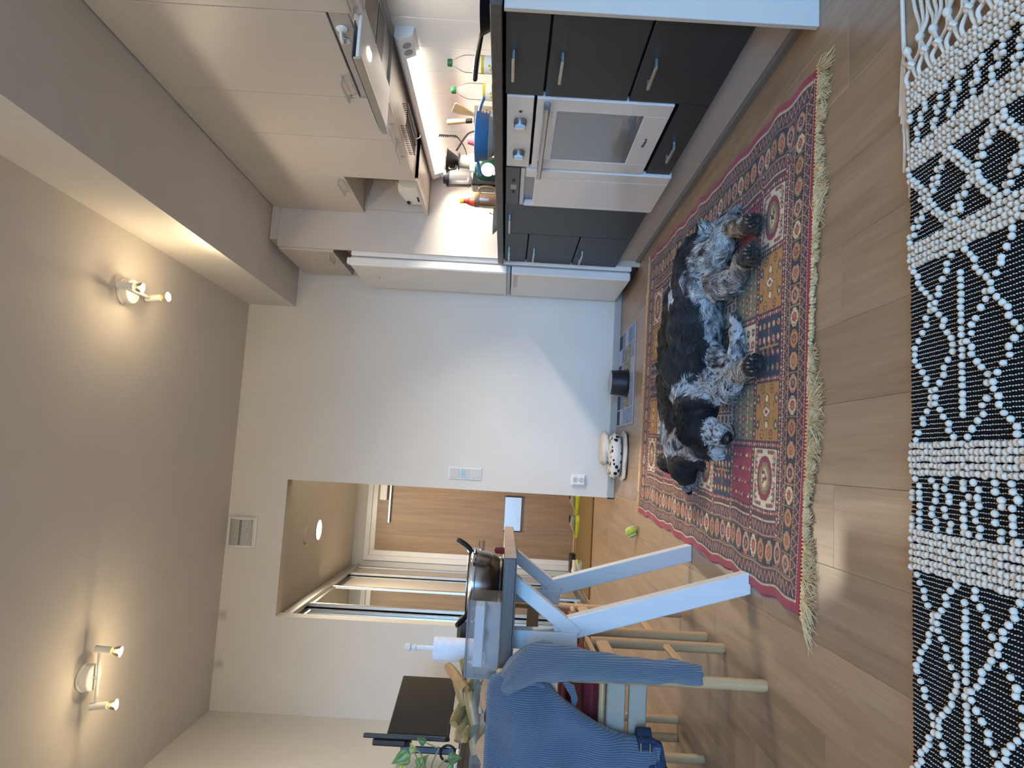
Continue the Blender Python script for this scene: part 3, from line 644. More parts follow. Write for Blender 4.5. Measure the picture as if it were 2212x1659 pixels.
# white appliance in the open compartment
def toaster():
    t = thing('toaster', 'white toaster standing in the open wall compartment', 'toaster', (1.62, 4.02, 1.370))
    rings = [];
    for q in range(9):
        a = q/8; y = 3.87+.27*a; hh = .125+.02*math.sin(PI*a); rings.append([(1.535, y, 1.371), (1.70, y, 1.371), (1.70, y, 1.371+hh-.03), (1.675, y, 1.371+hh), (1.56, y, 1.371+hh), (1.535, y, 1.371+hh-.03)])
    MB().loft(rings).build('body', 'white_plastic', t, ang=25)
    MB().box(1.575, 1.66, 3.90, 4.10, 1.508, 1.517, .002).build('slot', 'birch', t)
    for k in range(3): MB().cyl((1.535, 4.02+k*.026, 1.40), (1.529, 4.02+k*.026, 1.40), .006, n=12).build('button', 'black_plastic', t)
    MB().box(1.522, 1.535, 4.085, 4.115, 1.455, 1.475, .003).build('lever', 'black_plastic', t)
toaster()
tag(MB().tube(curve_path([(1.56, 3.72, 1.52), (1.54, 3.74, 1.51), (1.55, 3.79, 1.505), (1.58, 3.81, 1.51), (1.6, 3.78, 1.52)], 5), .006, 8).ell((1.58, 3.75, 1.51), (.03, .045, .028)).build('plant_sprig', 'sprig_green' if pm('sprig_green', '#31453a', .7, var=.3, scale=90) else '', None, origin=(1.58, 3.75, 1.48)), 'small dark green bundle beside the white toaster', 'bundle') if False else None
# tall side panel, refrigerator and the cupboard above it
tag(MB().box(1.238, XR-.001, 4.20, 4.218, 0, 2.288, .001).box(1.28, XR-.001, 4.202, 4.217, 2.289, 2.34).build('side_panel', 'cabinet_white', None, origin=(1.5, 4.21, 0)), 'tall white side panel between the worktop and refrigerator', 'panel')
def fridge():
    y0, y1 = 4.222, 4.792; t = thing('refrigerator', 'tall white fridge freezer standing proud of the units', 'fridge', (1.45, 4.5, 0))
    MB().box(1.212, XR-.02, y0, y1, .045, 1.826, .006).build('body', 'white_lacquer', t)
    pm('gasket', '#8e8c8a', .6, var=.03); MB().box(1.204, 1.212, y0+.01, y1-.01, .07, 1.82).build('gasket', 'gasket', t)
    a = MB().box(1.15, 1.204, y0, y1, .832, 1.833, .008).build('upper_door', 'white_lacquer', t); MB().box(1.152, 1.2, y0+.002, y1-.002, .813, .833, .002).build('lower_trim', 'steel', a)
    b = MB().box(1.15, 1.204, y0, y1, .052, .806, .008).build('freezer_door', 'white_lacquer', t)
    MB().box(1.149, 1.152, 4.25, 4.55, .765, .793).build('grip_recess', 'cabinet_white', b)
    MB().cyl((1.15, 4.5, 1.69), (1.145, 4.5, 1.69), .007, n=16).build('badge', 'chrome', a)
    MB().box(1.16, 1.2, y0+.01, y0+.05, 1.833, 1.85, .003).build('hinge_cover', 'white_plastic', t)
    for yy in (y0+.05, y1-.05):
        for xx in (1.25, 1.7): MB().cyl((xx, yy, 0), (xx, yy, .046), .018).build('foot', 'black_plastic', t)
    MB().box(1.235, 1.25, y0+.01, y1-.01, .004, .045).build('kick_plate', 'black_plastic', t)
fridge()
t = thing('wall_cabinet', 'white cupboard above the refrigerator', 'cabinet', (1.5, 4.5, 1.94))
MB().box(KX+.019, XR-.001, 4.22, 4.79, 1.94, 2.24).box(1.282, XR-.001, 4.219, 4.84, 2.24, 2.34).build('body', 'cabinet_white', t, smooth=False)
d = MB().box(KX, KX+.018, 4.222, 4.788, 1.938, 2.284, .0015).build('door', 'cabinet_white', t); bow(d, KX, 4.26, 4.41, 1.975)
tag(MB().box(KX+.004, XR-.001, 4.79, 4.806, 1.90, 2.285, .001).build('gap_cover', 'cabinet_white', None, origin=(1.5, 4.8, 1.9)), 'narrow white filler panel against the far wall above the refrigerator', 'panel')
tag(MB().box(1.24, 1.5, 4.25, 4.6, 1.8265, 1.86, .006).build('wooden_tray', 'brown_wood' if pm('brown_wood', '#6d4a3c', .6, var=.15, scale=20) else '', None, origin=(1.37, 4.42, 1.8265)), 'brown wooden tray lying on top of the refrigerator', 'tray')
# ================================================================== patterned wool rug
def persian():
    Wd, Ln, st_ = 1.46, 2.14, .003
    nx, ny = int(Wd/st_), int(Ln/st_)
    I = np.zeros((ny, nx, 3), np.float32)
    C = {k: np.array(lin(v), np.float32) for k, v in dict(red='#8e2434', crim='#7d2430', ivory='#cfc0a4', gold='#a9772a', navy='#1f2338', olive='#7a7150', plum='#35202f', cream='#d8c49a', rust='#a2502f', tan='#b28a58', pink='#c08a78', green='#4a5240', black='#15121a', brown='#4f2c22').items()}
    S, T = np.meshgrid((np.arange(nx)+.5)*st_, (np.arange(ny)+.5)*st_)
    def put(mask, c): I[mask] = C[c]
    def win(s0, s1, t0, t1): return slice(max(0, int(t0/st_)), min(ny, int(t1/st_)+1)), slice(max(0, int(s0/st_)), min(nx, int(s1/st_)+1))
    def shape(cs, ct, rs, rt, c, kind='disc'):
        w = win(cs-rs-.004, cs+rs+.004, ct-rt-.004, ct+rt+.004); u = np.abs(S[w]-cs)/rs; v = np.abs(T[w]-ct)/rt
        m = (u*u+v*v < 1) if kind == 'disc' else (u+v < 1) if kind == 'dia' else (np.maximum(u, v) < 1) if kind == 'box' else (np.maximum(np.maximum(u, v), (u+v)*.72) < 1)
        I[w][m] = C[c]
    def edge(d):   # distance from the rug's edge
        return d
    KS = .78
    De = np.minimum(np.minimum(S, Wd-S)*KS, np.minimum(T, Ln-T))
    side = (np.minimum(S, Wd-S)*KS < np.minimum(T, Ln-T))      # True: along a long side
    along = np.where(side, T, S)
    put(De >= 0, 'red')
    b = [.026, .031, .064, .068, .133, .137, .166, .170, .195]
    def guard(a0, a1, per):
        m = (De >= a0) & (De < a1); mid = (a0+a1)/2; put(m, 'plum'); hw = (a1-a0)/2
        ph = (along % per)/per; zig = np.abs(ph*2-1)*2-1
        q = (De-mid)/hw
        put(m & (np.abs(q-zig*.72) < .19), 'tan')
        cell = np.floor(along/per).astype(int) % 3
        for k, c in enumerate(('crim', 'navy', 'crim')):
            put(m & (cell == k) & (np.abs(q+.35)*1.1+np.abs(ph-.02-(ph > .5))*4.2 < .55), c); put(m & (cell == k) & (np.abs(q-.35)*1.1+np.abs(ph-.5)*4.2 < .55), 'rust' if k == 1 else c)
    def beads(a0, a1, c1='cream', c2='brown'):
        m = (De >= a0) & (De < a1); put(m, c2); put(m & ((along % .009) < .006), c1)
    beads(b[0], b[1]); guard(b[1], b[2], .028); beads(b[2], b[3], 'tan')
    put((De >= b[3]) & (De < b[4]), 'plum')
    beads(b[4], b[5], 'tan'); guard(b[5], b[6], .026); beads(b[6], b[7])
    # big octagons of the main border
    mid = (b[3]+b[4])/2; hw = (b[4]-b[3])/2
    def octs(n, a0, a1, fn):
        for i in range(n):
            c = a0+(a1-a0)*(i+.5)/n; p = (a1-a0)/n; k = i % 4; cs, ct = fn(c); v = fn(0)[0] == fn(1)[0]
            rs, rt = (hw*.9/KS, p*.47) if v else (p*.47, hw*.9)
            shape(cs, ct, rs*1.04, rt*1.04, ('gold', 'plum', 'brown', 'olive')[k], 'box'); shape(cs, ct, rs*.97, rt*.97, 'black', 'box')
            a_, b_, c_ = (('pink', 'crim', 'navy'), ('tan', 'plum', 'rust'), ('gold', 'brown', 'crim'), ('cream', 'plum', 'red'))[k]
            shape(cs, ct, rs*.86, rt*.86, a_, 'oct'); shape(cs, ct, rs*.76, rt*.76, b_, 'oct')
            for j in range(26):
                aa = j/26*2*PI; shape(cs+rs*.62*math.cos(aa), ct+rt*.62*math.sin(aa), .0035, .0035, a_ if j % 2 else 'tan', 'box')
            shape(cs, ct, rs*.46, rt*.46, c_, 'oct'); shape(cs, ct, rs*.30, rt*.30, 'tan', 'dia'); shape(cs, ct, rs*.15, rt*.15, 'crim', 'dia')
    octs(21, .09, Wd-.09, lambda c: (c, mid)); octs(21, .09, Wd-.09, lambda c: (c, Ln-mid)); octs(31, .14, Ln-.14, lambda c: (mid/KS, c)); octs(31, .14, Ln-.14, lambda c: (Wd-mid/KS, c))
    # flower strips and the field of compartments
    f0 = b[7]; put(De >= f0, 'brown')
    cols, rows = 5, 9; fs0, fs1, ft0, ft1 = b[8]/KS, Wd-b[8]/KS, b[8], Ln-b[8]; g = .022
    cw, ch = (fs1-fs0+g)/cols, (ft1-ft0+g)/rows
    # strips carry small crosses and diamonds
    def strip(c, fixed, vertical, a0, a1):
        n = int((a1-a0)/.016)
        for i in range(n):
            a = a0+(i+.5)*.016; s_, t_ = (fixed, a) if vertical else (a, fixed)
            shape(s_, t_, .0085, .0085, 'plum' if i % 2 else 'crim', 'box'); shape(s_, t_, .0075, .0033, ('cream', 'tan', 'rust')[i % 3], 'dia'); shape(s_, t_, .0033, .0075, ('cream', 'tan', 'pink')[i % 3], 'dia')
    for i in range(cols+1): strip(0, fs0-g/2+i*cw, True, f0, Ln-f0)
    for j in range(rows+1): strip(0, ft0-g/2+j*ch, False, f0, Wd-f0)
    plan = ['WRNWGWRNW', 'YGIYRYGIY', 'NIGNYNIGN', 'YGIYRYGIY', 'WRNWGWRNW']
    for i in range(cols):
        for j in range(rows):
            s0, t0 = fs0+i*cw, ft0+j*ch; s1, t1 = s0+cw-g, t0+ch-g; k = plan[i][j]; cs, ct = (s0+s1)/2, (t0+t1)/2; hs, ht = (s1-s0)/2, (t1-t0)/2
            shape(cs, ct, hs+.003, ht+.003, 'black', 'box'); shape(cs, ct, hs, ht, dict(W='ivory', R='red', N='navy', Y='gold', G='olive', I='ivory')[k], 'box')
            rr = random.Random(i*17+j)
            def flower(x, y, r, c, d='black', e='cream'):
                shape(x, y, r*1.3, r*1.3, d); shape(x, y, r, r, c); shape(x, y, r*.4, r*.4, e)
            if k == 'W':
                for q in range(44):
                    a = q/44*2*PI; shape(cs+hs*.66*math.cos(a), ct+ht*.56*math.sin(a), .008, .008, 'crim' if q % 2 else 'red', 'box')
                shape(cs, ct, hs*.62, ht*.52, 'crim', 'oct'); shape(cs, ct, hs*.54, ht*.46, 'olive', 'oct'); shape(cs, ct, hs*.40, ht*.30, 'tan', 'oct'); shape(cs, ct, hs*.3, ht*.2, 'cream', 'oct')
                for q in range(18): shape(cs+rr.uniform(-.26, .26)*hs, ct+rr.uniform(-.18, .18)*ht, .004, .004, ('navy', 'crim', 'green')[q % 3], 'box')
                for sx in (-1, 1):
                    for sy in (-1, 1):
                        for q in range(4):
                            flower(cs+sx*hs*(.2+.2*q), ct+sy*ht*(.84-.05*(q % 2)), .007, ('gold', 'rust', 'olive', 'pink')[q]); shape(cs+sx*hs*(.1+.2*q), ct+sy*ht*.68, .002, .008, 'green')
                        for q in range(4): shape(cs+sx*hs*.88, ct+sy*ht*(.3+.13*q), .007, .007, 'rust' if q % 2 else 'green')
            elif k == 'R':
                for q in range(6):
                    for w_ in range(4):
                        x, y = cs+hs*(-.72+.48*w_), ct+ht*(-.8+.32*q); c = ('cream', 'navy', 'pink', 'gold')[(q+w_) % 4]
                        shape(x, y, .010, .011, 'crim'); shape(x, y, .0085, .009, c); shape(x+.004, y+.002, .006, .007, 'red')
            elif k == 'N':
                shape(cs, ct, .003, ht*.85, 'gold', 'box'); shape(cs, ct, hs*.6, .003, 'gold', 'box')
                for q in range(20):
                    x, y = cs+hs*(-.75+.5*(q % 4)), ct+ht*(-.82+.41*(q//4)); c = ('gold', 'tan', 'pink', 'rust')[(q*7) % 4]; flower(x, y, .010, c, 'navy', 'cream' if q % 3 else 'crim')
                for q in range(6): shape(cs+(-1)**q*.012, ct-ht*.5+q*ht*.2, .012, .004, 'gold')
            elif k == 'Y':
                shape(cs, ct-ht*.1, .003, ht*.6, 'olive', 'box'); shape(cs, ct+ht*.05, .020, .034, 'black', 'dia'); shape(cs, ct+ht*.05, .017, .030, 'ivory', 'dia'); shape(cs, ct+ht*.05, .008, .015, 'red', 'dia')
                for sx in (-1, 1):
                    for q in range(5): flower(cs+sx*hs*(.45+.33*(q % 2)), ct+ht*(-.8+.4*q), .011, ('olive', 'gold', 'cream', 'tan', 'green')[q], 'black', 'crim' if q % 2 else 'ivory')
                    for q in range(4): shape(cs+sx*hs*.25, ct+ht*(-.6+.4*q), .010, .003, 'green')
            elif k == 'G':
                for q in range(5):
                    for w_ in range(4):
                        x, y = cs+hs*(-.72+.48*w_), ct+ht*(-.8+.4*q)
                        if q == 2: flower(x, y, .010, 'rust', 'brown', 'cream')
                        elif q % 2: shape(x, y, .014, .003, 'cream', 'box'); shape(x, y, .003, .009, 'cream' if w_ % 2 else 'crim', 'dia')
                        else: flower(x, y, .0065, 'tan', 'green', 'cream')
                for sx in (-1, 1): shape(cs+sx*hs*.25, ct-ht*.3, .006, .012, 'crim', 'dia'); shape(cs+sx*hs*.25, ct+ht*.45, .006, .012, 'crim', 'dia')
            else:
                shape(cs, ct, .003, ht*.8, 'crim', 'box')
                for q in range(16):
                    x, y = cs+hs*(-.7+.46*(q % 4)), ct+ht*(-.75+.5*(q//4)); flower(x, y, .010, ('gold', 'crim', 'rust', 'green')[(q*5) % 4], 'plum', 'cream')
                for q in range(5): shape(cs+(-1)**q*.018, ct-ht*.6+q*ht*.3, .014, .0035, 'crim')
    # wool: knots differ a little in shade
    I *= (1+RNG.normal(0, .10, (ny, nx, 1))).astype(np.float32); I = np.clip(I, 0, 1)
    # geometry: slight waves, pile
    s_, t_ = np.meshgrid(np.linspace(0, Wd, nx)-Wd/2, np.linspace(0, Ln, ny)-Ln/2)
    edgew = np.clip(1-np.minimum(Wd/2-np.abs(s_), .4)/.4, 0, 1)
    z = .0085+.0006*RNG.random((ny, nx))+edgew*.0035*(np.sin(t_*15+s_*3)+.6*np.sin(t_*31+1))
    z = np.where((np.abs(s_) > Wd/2-.004) | (np.abs(t_) > Ln/2-.004), .001, z)
    xo = s_+edgew*np.sign(s_)*.006*np.sin(t_*15)+np.sign(s_)*edgew*.004*np.sin(t_*37)
    V = np.stack([xo, t_+.004*np.sin(s_*6), np.maximum(z, .001)], -1).reshape(-1, 3)
    i = np.arange(nx*ny).reshape(ny, nx); F = np.stack([i[:-1, :-1], i[:-1, 1:], i[1:, 1:], i[1:, :-1]], -1).reshape(-1, 4)
    attr_mat('rug_wool', .95, .15, 0)
    t = thing('patterned_rug', 'red and gold oriental rug of square garden compartments under the dogs', 'rug', (.412, 2.815, .0005), math.radians(-2.7))
    npmesh('pile', V, F, 'rug_wool', t, dye=I.reshape(-1, 3))
    # fringes: thousands of threads
    pm('fringe_cotton', '#dfc291', .9, var=.2, scale=60)
    def fringe(ysign, length, n, name):
        k = 5; base = RNG.uniform(-Wd/2, Wd/2, n); V = np.zeros((n, k, 3, 3)); ang0 = RNG.normal(0, .28, n)+.55*np.sin(base*9+ysign)+.3*np.sin(base*23)
        L = length*RNG.uniform(.45, 1.3, n)*(1+.3*np.sin(np.round(base/.017)*1.7))*(1+.35*np.sin(base*13+2*ysign)); L = np.where((ysign < 0) & (base > -.02) & (base < .28), L*.45, L)
        cl = np.round(base/.017)*.017+.006*np.sin(base*71); p = np.stack([base, np.full(n, ysign*Ln/2-ysign*.004), np.full(n, .0055)], -1); a = ang0.copy(); lift = RNG.uniform(0, .010, n)
        for j in range(k):
            dv = np.stack([np.sin(a), np.cos(a)*ysign, np.zeros(n)], -1); nr = np.stack([np.cos(a), -np.sin(a)*ysign, np.zeros(n)], -1); r = .0011*(1-.12*j)
            q = p.copy(); q[:, 2] = .0025+lift*np.sin(PI*j/(k-1))+.002*(1-j/(k-1))
            V[:, j, 0] = q+nr*r; V[:, j, 1] = q-nr*r; V[:, j, 2] = q+np.array([0, 0, 1.])*r*1.3
            p = p+dv*(L/(k-1))[:, None]; p[:, 0] += (cl-base)*(.30 if j < 3 else -.12); a = a+RNG.normal(0, .26, n)+.30*np.sin(np.round(base/.017)*2.4+j)
        b0 = (np.arange(n)*k*3)[:, None, None]; j = np.arange(k-1)[None, :, None]*3; q = np.array([[0, 1, 4, 3], [1, 2, 5, 4], [2, 0, 3, 5]])
        F = (b0[..., None]+j[..., None]+q[None, None]).reshape(-1, 4)
        o = npmesh(name, V.reshape(-1, 3), F, 'fringe_cotton', t); o['kind'] = 'stuff'; o['label'] = 'tangled cream cotton fringe'
    fringe(-1, .046, 4600, 'fringe'); fringe(1, .042, 3600, 'fringe')
    # whip stitches along the short ends
    m = MB()
    for ys in (-1, 1):
        for q in range(150): x = -Wd/2+.006+q*(Wd-.012)/149; m.box(x-.0022, x+.0022, ys*Ln/2-.007, ys*Ln/2+.007, .004, .0115, .0015)
    o = m.build('whip_stitch', 'fringe_cotton', t, local=True); o['kind'] = 'stuff'
persian()

# ================================================================== black and white woven rug
def woven():
    x0, x1, y0, y1 = -1.05, .79, .62, 1.302
    t = thing('woven_rug', 'black and white hand-woven rug with raised white bobbles, lying closest to the camera', 'rug', (0, 0, 0), 0)
    pm('black_wool', '#0b0b10', .95, var=.2, scale=90, bump=.3, bscale=500, spec=.2); pm('white_cotton', '#d2c3b0', .9, var=.06, scale=60, bump=.25, bscale=400, sheen=.2)
    MB().box(x0, x1, y0, y1, .0005, .006, .002).build('backing', 'black_wool', t)
    rp = .0083; n = int((x1-x0)/rp)
    # ribs along the depth
    k = 90; ys = np.linspace(y0+.002, y1-.002, k); prof = [(-.0032, .004), (-.0024, .0095), (0, .0115), (.0024, .0095), (.0032, .004)]; P = len(prof)
    xs = x0+(np.arange(n)+.5)*rp
    wob = .0009*np.sin(ys[None]*240+xs[:, None]*900)
    V = np.zeros((n, k, P, 3))
    for j, (dx, dz) in enumerate(prof): V[:, :, j, 0] = xs[:, None]+dx; V[:, :, j, 1] = ys[None]; V[:, :, j, 2] = dz+(wob if dz > .005 else 0)
    b0 = (np.arange(n)*k*P)[:, None, None]; a = np.arange(k-1)[None, :, None]*P; c = np.arange(P-1)[None, None, :]; q = b0+a+c
    o = npmesh('rib', V.reshape(-1, 3), np.stack([q, q+1, q+P+1, q+P], -1).reshape(-1, 4), 'black_wool', t); o['kind'] = 'stuff'
    # blobs: one low ball copied by arrays
    def balls(C, R, nu, nv):
        th = np.linspace(0, PI, nv+1); ph = np.arange(nu)/nu*2*PI; U = np.stack([np.outer(np.sin(th), np.cos(ph)), np.outer(np.sin(th), np.sin(ph)), np.repeat(np.cos(th)[:, None], nu, 1)], -1).reshape(-1, 3)
        f = [(i*nu+j, i*nu+(j+1) % nu, (i+1)*nu+(j+1) % nu, (i+1)*nu+j) for i in range(nv) for j in range(nu)]
        V = C[:, None]+U[None]*R[:, None]; F = (np.arange(len(C))*len(U))[:, None, None]+np.array(f)[None]; return V.reshape(-1, 3), F.reshape(-1, 4)
    yy = np.arange(.84, y1-.004, .0064); G = np.stack(np.meshgrid(xs[:-1]+rp/2, yy, indexing='ij'), -1).reshape(-1, 2)
    C = np.concatenate([G+RNG.normal(0, .0003, G.shape), np.full((len(G), 1), .0088)], 1); R = np.tile([.0014, .0018, .0020], (len(G), 1))
    V, F = balls(C, R, 6, 3); o = npmesh('stitch', V, F, 'white_cotton', t); o['kind'] = 'stuff'
    # bobble pattern
    bands = [(.79, .728, 's'), (.728, .655, 'd'), (.655, .60, 's'), (.60, .455, 'x'), (.455, .405, 's'), (.405, .07, 'L'), (.07, .01, 's'), (.01, -.095, 'z'), (-.095, -.16, 's'), (-.16, -.51, 'L'), (-.51, -.57, 's'), (-.57, -.7, 'x'), (-.7, -1.05, 'L')]
    pts = []; px, py = .0124, .0122
    gx = np.arange(x1-.006, x0, -px); gy = np.arange(y1-.007, .84, -py)
    for ix, x in enumerate(gx):
        b = next((b for b in bands if b[0] >= x > b[1]), None)
        if b is None: continue
        u = (b[0]-x)/(b[0]-b[1])
        for iy, y in enumerate(gy):
            d = (y1-y); hit = False
            if b[2] == 's': hit = True
            elif b[2] == 'd': v = (d+.5*(b[0]-x)) % .052/.052; hit = v < .36
            elif b[2] == 'x':
                per = .125; v = (d % per)/per; tr = abs(2*u-1); hit = min(abs(v-.5-tr*.5), abs(v-.5+tr*.5), abs(v+.5-tr*.5), abs(v-1.5+tr*.5)) < .10
                if abs(u-.5) < .05 and abs(v-.5) < .06: hit = True
            elif b[2] == 'L':
                per = .150; v = (d % per)/per; w2 = (u*2) % 1; tr = abs(2*w2-1)*.5; o_ = .0 if u < .5 else .5
                hit = min(abs(v-.5-tr*.8), abs(v-.5+tr*.8)) < .041 or (abs(v-.0) < .041 and .1 < u < .9)
            elif b[2] == 'z':
                per = .078; v = ((d+.6*abs((x*1000) % 52-26)/1000) % per)/per; hit = (v < .17) or (.42 < v < .58)
            if hit: pts.append((x+RNG.normal(0, .0009), y+RNG.normal(0, .0009), .0135+RNG.normal(0, .0006)))
    C = np.array(pts); R = np.stack([RNG.normal(.0060, .0004, len(C)), RNG.normal(.0058, .0004, len(C)), RNG.normal(.0062, .0004, len(C))], -1)
    V, F = balls(C, R, 10, 6); o = npmesh('bobble', V, F, 'white_cotton', t); o['kind'] = 'stuff'; o['label'] = 'raised white cotton bobbles'
    # knotted tassels along the short end
    kn = 0
    for j in range(9):
        y = y1-.02-j*.042; xk = x1+.028+.006*math.sin(j*2.1)
        for s in (-1, 1): MB().tube(curve_path([(x1-.008, y+s*.016, .012), (x1+.010, y+s*.014, .020), (xk, y+s*.003, .016)], 5), [.0042]*11, 8).build('cord', 'white_cotton', t)
        MB().ell((xk+.004, y, .017), (.010, .009, .009)).tube([(xk-.002, y-.010, .017), (xk+.004, y-.006, .024), (xk+.008, y+.008, .020)], .0045, 8).build('knot', 'white_cotton', t)
        for s in (-1, 1): MB().tube(curve_path([(xk+.008, y, .014), (xk+.026, y+s*.016, .010), (xk+.042, y+s*.021, .012)], 5), [.0042]*11, 8).build('cord', 'white_cotton', t)
        yk = y+.021; MB().ell((xk+.046, yk, .013), (.010, .008, .009)).build('knot', 'white_cotton', t)
        e = (.16 if j == 0 else .10, )[0]
        for s in (-1, 0, 1):
            if j == 0: pth = [(xk+.05, yk, .012), (xk+.06, yk+.02, .006), (xk-.0+.03*s, yk+.028+.004*s, .004), (xk-.09+.02*s, yk+.034+.006*s, .004)]
            else: pth = [(xk+.05, yk, .012), (xk+.08, yk+.012*s, .005), (xk+.13, yk+.02*s+.012*math.sin(j), .004), (xk+.19, yk+.022*s+.02*math.sin(j*1.7), .004)]
            MB().tube(curve_path(pth, 6), .0040, 8).build('tassel', 'white_cotton', t)
    for s in (-1, 1): MB().tube(curve_path([(x1-.002, y1-.008, .012), (x1+.012, y1+.012, .008), (x1-.05+.006*s, y1+.024+.005*s, .004), (x1-.13+.02*s, y1+.018+.008*s, .004), (x1-.2+.03*s, y1+.018+.010*s, .004)], 6), .0038, 8).build('tassel', 'white_cotton', t)
    MB().tube(curve_path([(x1+.05, y1-.01, .012), (x1+.06, y1+.02, .006), (x1+.13, y1+.03, .004), (x1+.24, y1+.034, .004)], 6), .0045, 8).build('tassel', 'white_cotton', t)
woven()
# ================================================================== the two spaniels asleep on the rug
def fur_noise(P, s, seed=0):
    return np.array([mnoise.noise(Vector((p[0]*s+seed, p[1]*s+seed*.7, p[2]*s))) for p in P])
def make_dog(name, label, balls, bones, colour, nhair, lengths, seed, extra):
    """balls: (centre, radii) ellipsoids; bones: list of (points, radii, hairdir); one skin grown over all of them"""
    m = MB()
    for c, r in balls: m.ell(c, r, 20, 14)
    for pts, rad, _ in bones:
        P = curve_path(pts, 5); R = []
        for i in range(len(P)):
            q = i/(len(P)-1)*(len(rad)-1); a = int(min(q, len(rad)-2)); R.append(rad[a]+(rad[a+1]-rad[a])*(q-a))
        m.tube(P, R, 14)
        for e, r in ((P[0], R[0]), (P[-1], R[-1])): m.ell(e, (r, r, r), 14, 8)
    tmp = m.build('tmp', None, None)
    md = tmp.modifiers.new('r', 'REMESH'); md.mode = 'VOXEL'; md.voxel_size = .0075
    sm = tmp.modifiers.new('s', 'SMOOTH'); sm.factor = .5; sm.iterations = 5
    dg = bpy.context.evaluated_depsgraph_get(); me = bpy.data.meshes.new_from_object(tmp.evaluated_get(dg)); bpy.data.objects.remove(tmp)
    me.name = name; n = len(me.vertices); V = np.zeros(n*3); me.vertices.foreach_get('co', V); V = V.reshape(-1, 3)
    V[:, 2] = np.maximum(V[:, 2], .0125); me.vertices.foreach_set('co', V.ravel().astype(np.float32)); me.update()
    NR = np.zeros(n*3); me.vertices.foreach_get('normal', NR); NR = NR.reshape(-1, 3)
    lum, tan = colour(V, seed)
    a = me.color_attributes.new('dye', 'FLOAT_COLOR', 'POINT'); d = np.ones((n, 4), np.float32)
    d[:, :3] = fur_colour(lum, tan)*.6; a.data.foreach_set('color', d.ravel()); me.shade_smooth()
    base = Vector((float(V[:, 0].mean()), float(V[:, 1].mean()), 0)); me.transform(Matrix.Translation(-base))
    body = link(name, me, 'dog_skin'); body.location = base; tag(body, label, 'dog')
    # coat: strands rooted on the skin, combed along the nearest limb
    me.calc_loop_triangles(); nt = len(me.loop_triangles); T = np.zeros(nt*3, np.int32); me.loop_triangles.foreach_get('vertices', T); T = T.reshape(-1, 3)
    A = np.linalg.norm(np.cross(V[T[:, 1]]-V[T[:, 0]], V[T[:, 2]]-V[T[:, 0]]), axis=1)/2
    up = (NR[T].mean(1)[:, 2] > -.35); A = A*up
    rg = np.random.default_rng(seed); pick = rg.choice(nt, nhair, p=A/A.sum()); u, v = rg.random(nhair), rg.random(nhair); f = u+v > 1; u[f], v[f] = 1-u[f], 1-v[f]
    t = T[pick]; w = np.stack([1-u-v, u, v], -1)[..., None]; P = (V[t]*w).sum(1); N = (NR[t]*w).sum(1); N /= np.linalg.norm(N, axis=1)[:, None]
    # nearest bone
    best = np.full(nhair, 1e9); D = np.zeros((nhair, 3)); Lh = np.zeros(nhair); curl = np.zeros(nhair)
    for (pts, rad, hd), (ln, cu) in zip(bones, lengths):
        Q = [np.array(p) for p in curve_path(pts, 3)]
        for i in range(len(Q)-1):
            a0, b0 = Q[i], Q[i+1]; ab = b0-a0; s = np.clip(((P-a0)@ab)/max(1e-9, ab@ab), 0, 1); q = i/(len(Q)-1)*(len(rad)-1); k = int(min(q, len(rad)-2)); rr = rad[k]+(rad[k+1]-rad[k])*(q-k)
            dist = np.linalg.norm(P-(a0+s[:, None]*ab), axis=1)-rr; mm = dist < best; best[mm] = dist[mm]; Lh[mm] = ln; curl[mm] = cu
            D[mm] = hd if hd is not None else ab/np.linalg.norm(ab)
    D = D-(D*N).sum(1)[:, None]*N; D /= np.maximum(1e-6, np.linalg.norm(D, axis=1))[:, None]
    # locks: neighbours lean the same way
    nz = np.stack([fur_noise(P, 26, 3), fur_noise(P, 26, 11), fur_noise(P, 26, 23)], -1); sw = fur_noise(P, 9, 40)
    side = np.cross(N, D); L = Lh*rg.uniform(.6, 1.25, nhair); k = 6
    pts = np.zeros((nhair, k, 3)); p = P-N*.002
    lum, tan = colour(P, seed, True, rg); col = fur_colour(lum, tan)*rg.uniform(.75, 1.2, nhair)[:, None]
    for j in range(k):
        pts[:, j] = p; q = j/(k-1)
        dv = D*(1-.15*q)+N*(.42-.62*q)+side*(sw*.9+curl*np.sin(q*4.5+nz[:, 0]*6)*.9)[:, None]+nz*.55+np.array([0, 0, -.28*q]); dv /= np.linalg.norm(dv, axis=1)[:, None]
        p = p+dv*(L/(k-1))[:, None]; p[:, 2] = np.maximum(p[:, 2], .0105)
    cu = bpy.data.hair_curves.new('coat'); cu.add_curves([k]*nhair); cu.points.foreach_set('position', (pts.reshape(-1, 3)-np.array(base)).astype(np.float32).ravel())
    ra = np.tile(np.array([.00078, .00080, .00074, .00062, .00044, .00014]), nhair).astype(np.float32)
    try: cu.points.foreach_set('radius', ra)
    except Exception: cu.attributes.new('radius', 'FLOAT', 'POINT').data.foreach_set('value', ra)
    at = cu.attributes.new('dye', 'FLOAT_COLOR', 'POINT'); cc = np.ones((nhair*k, 4), np.float32); cc[:, :3] = np.repeat(col, k, 0); at.data.foreach_set('color', cc.ravel())
    coat = bpy.data.objects.new('coat', cu); COL.objects.link(coat); cu.materials.append(MATS['dog_hair']); coat.parent = body; coat['kind'] = 'stuff'
    extra(body); return body
WH, BK, TN = np.array(lin('#cfcac7')), np.array(lin('#17161a')), np.array(lin('#c4a27c'))
def fur_colour(l, t): l = l[:, None]; t = t[:, None]; c = BK*(1-l)+WH*l; return c*(1-t)+(TN*(.35+.65*l))*t
attr_mat('dog_skin', .9); attr_mat('dog_hair', .5, spec=.4)
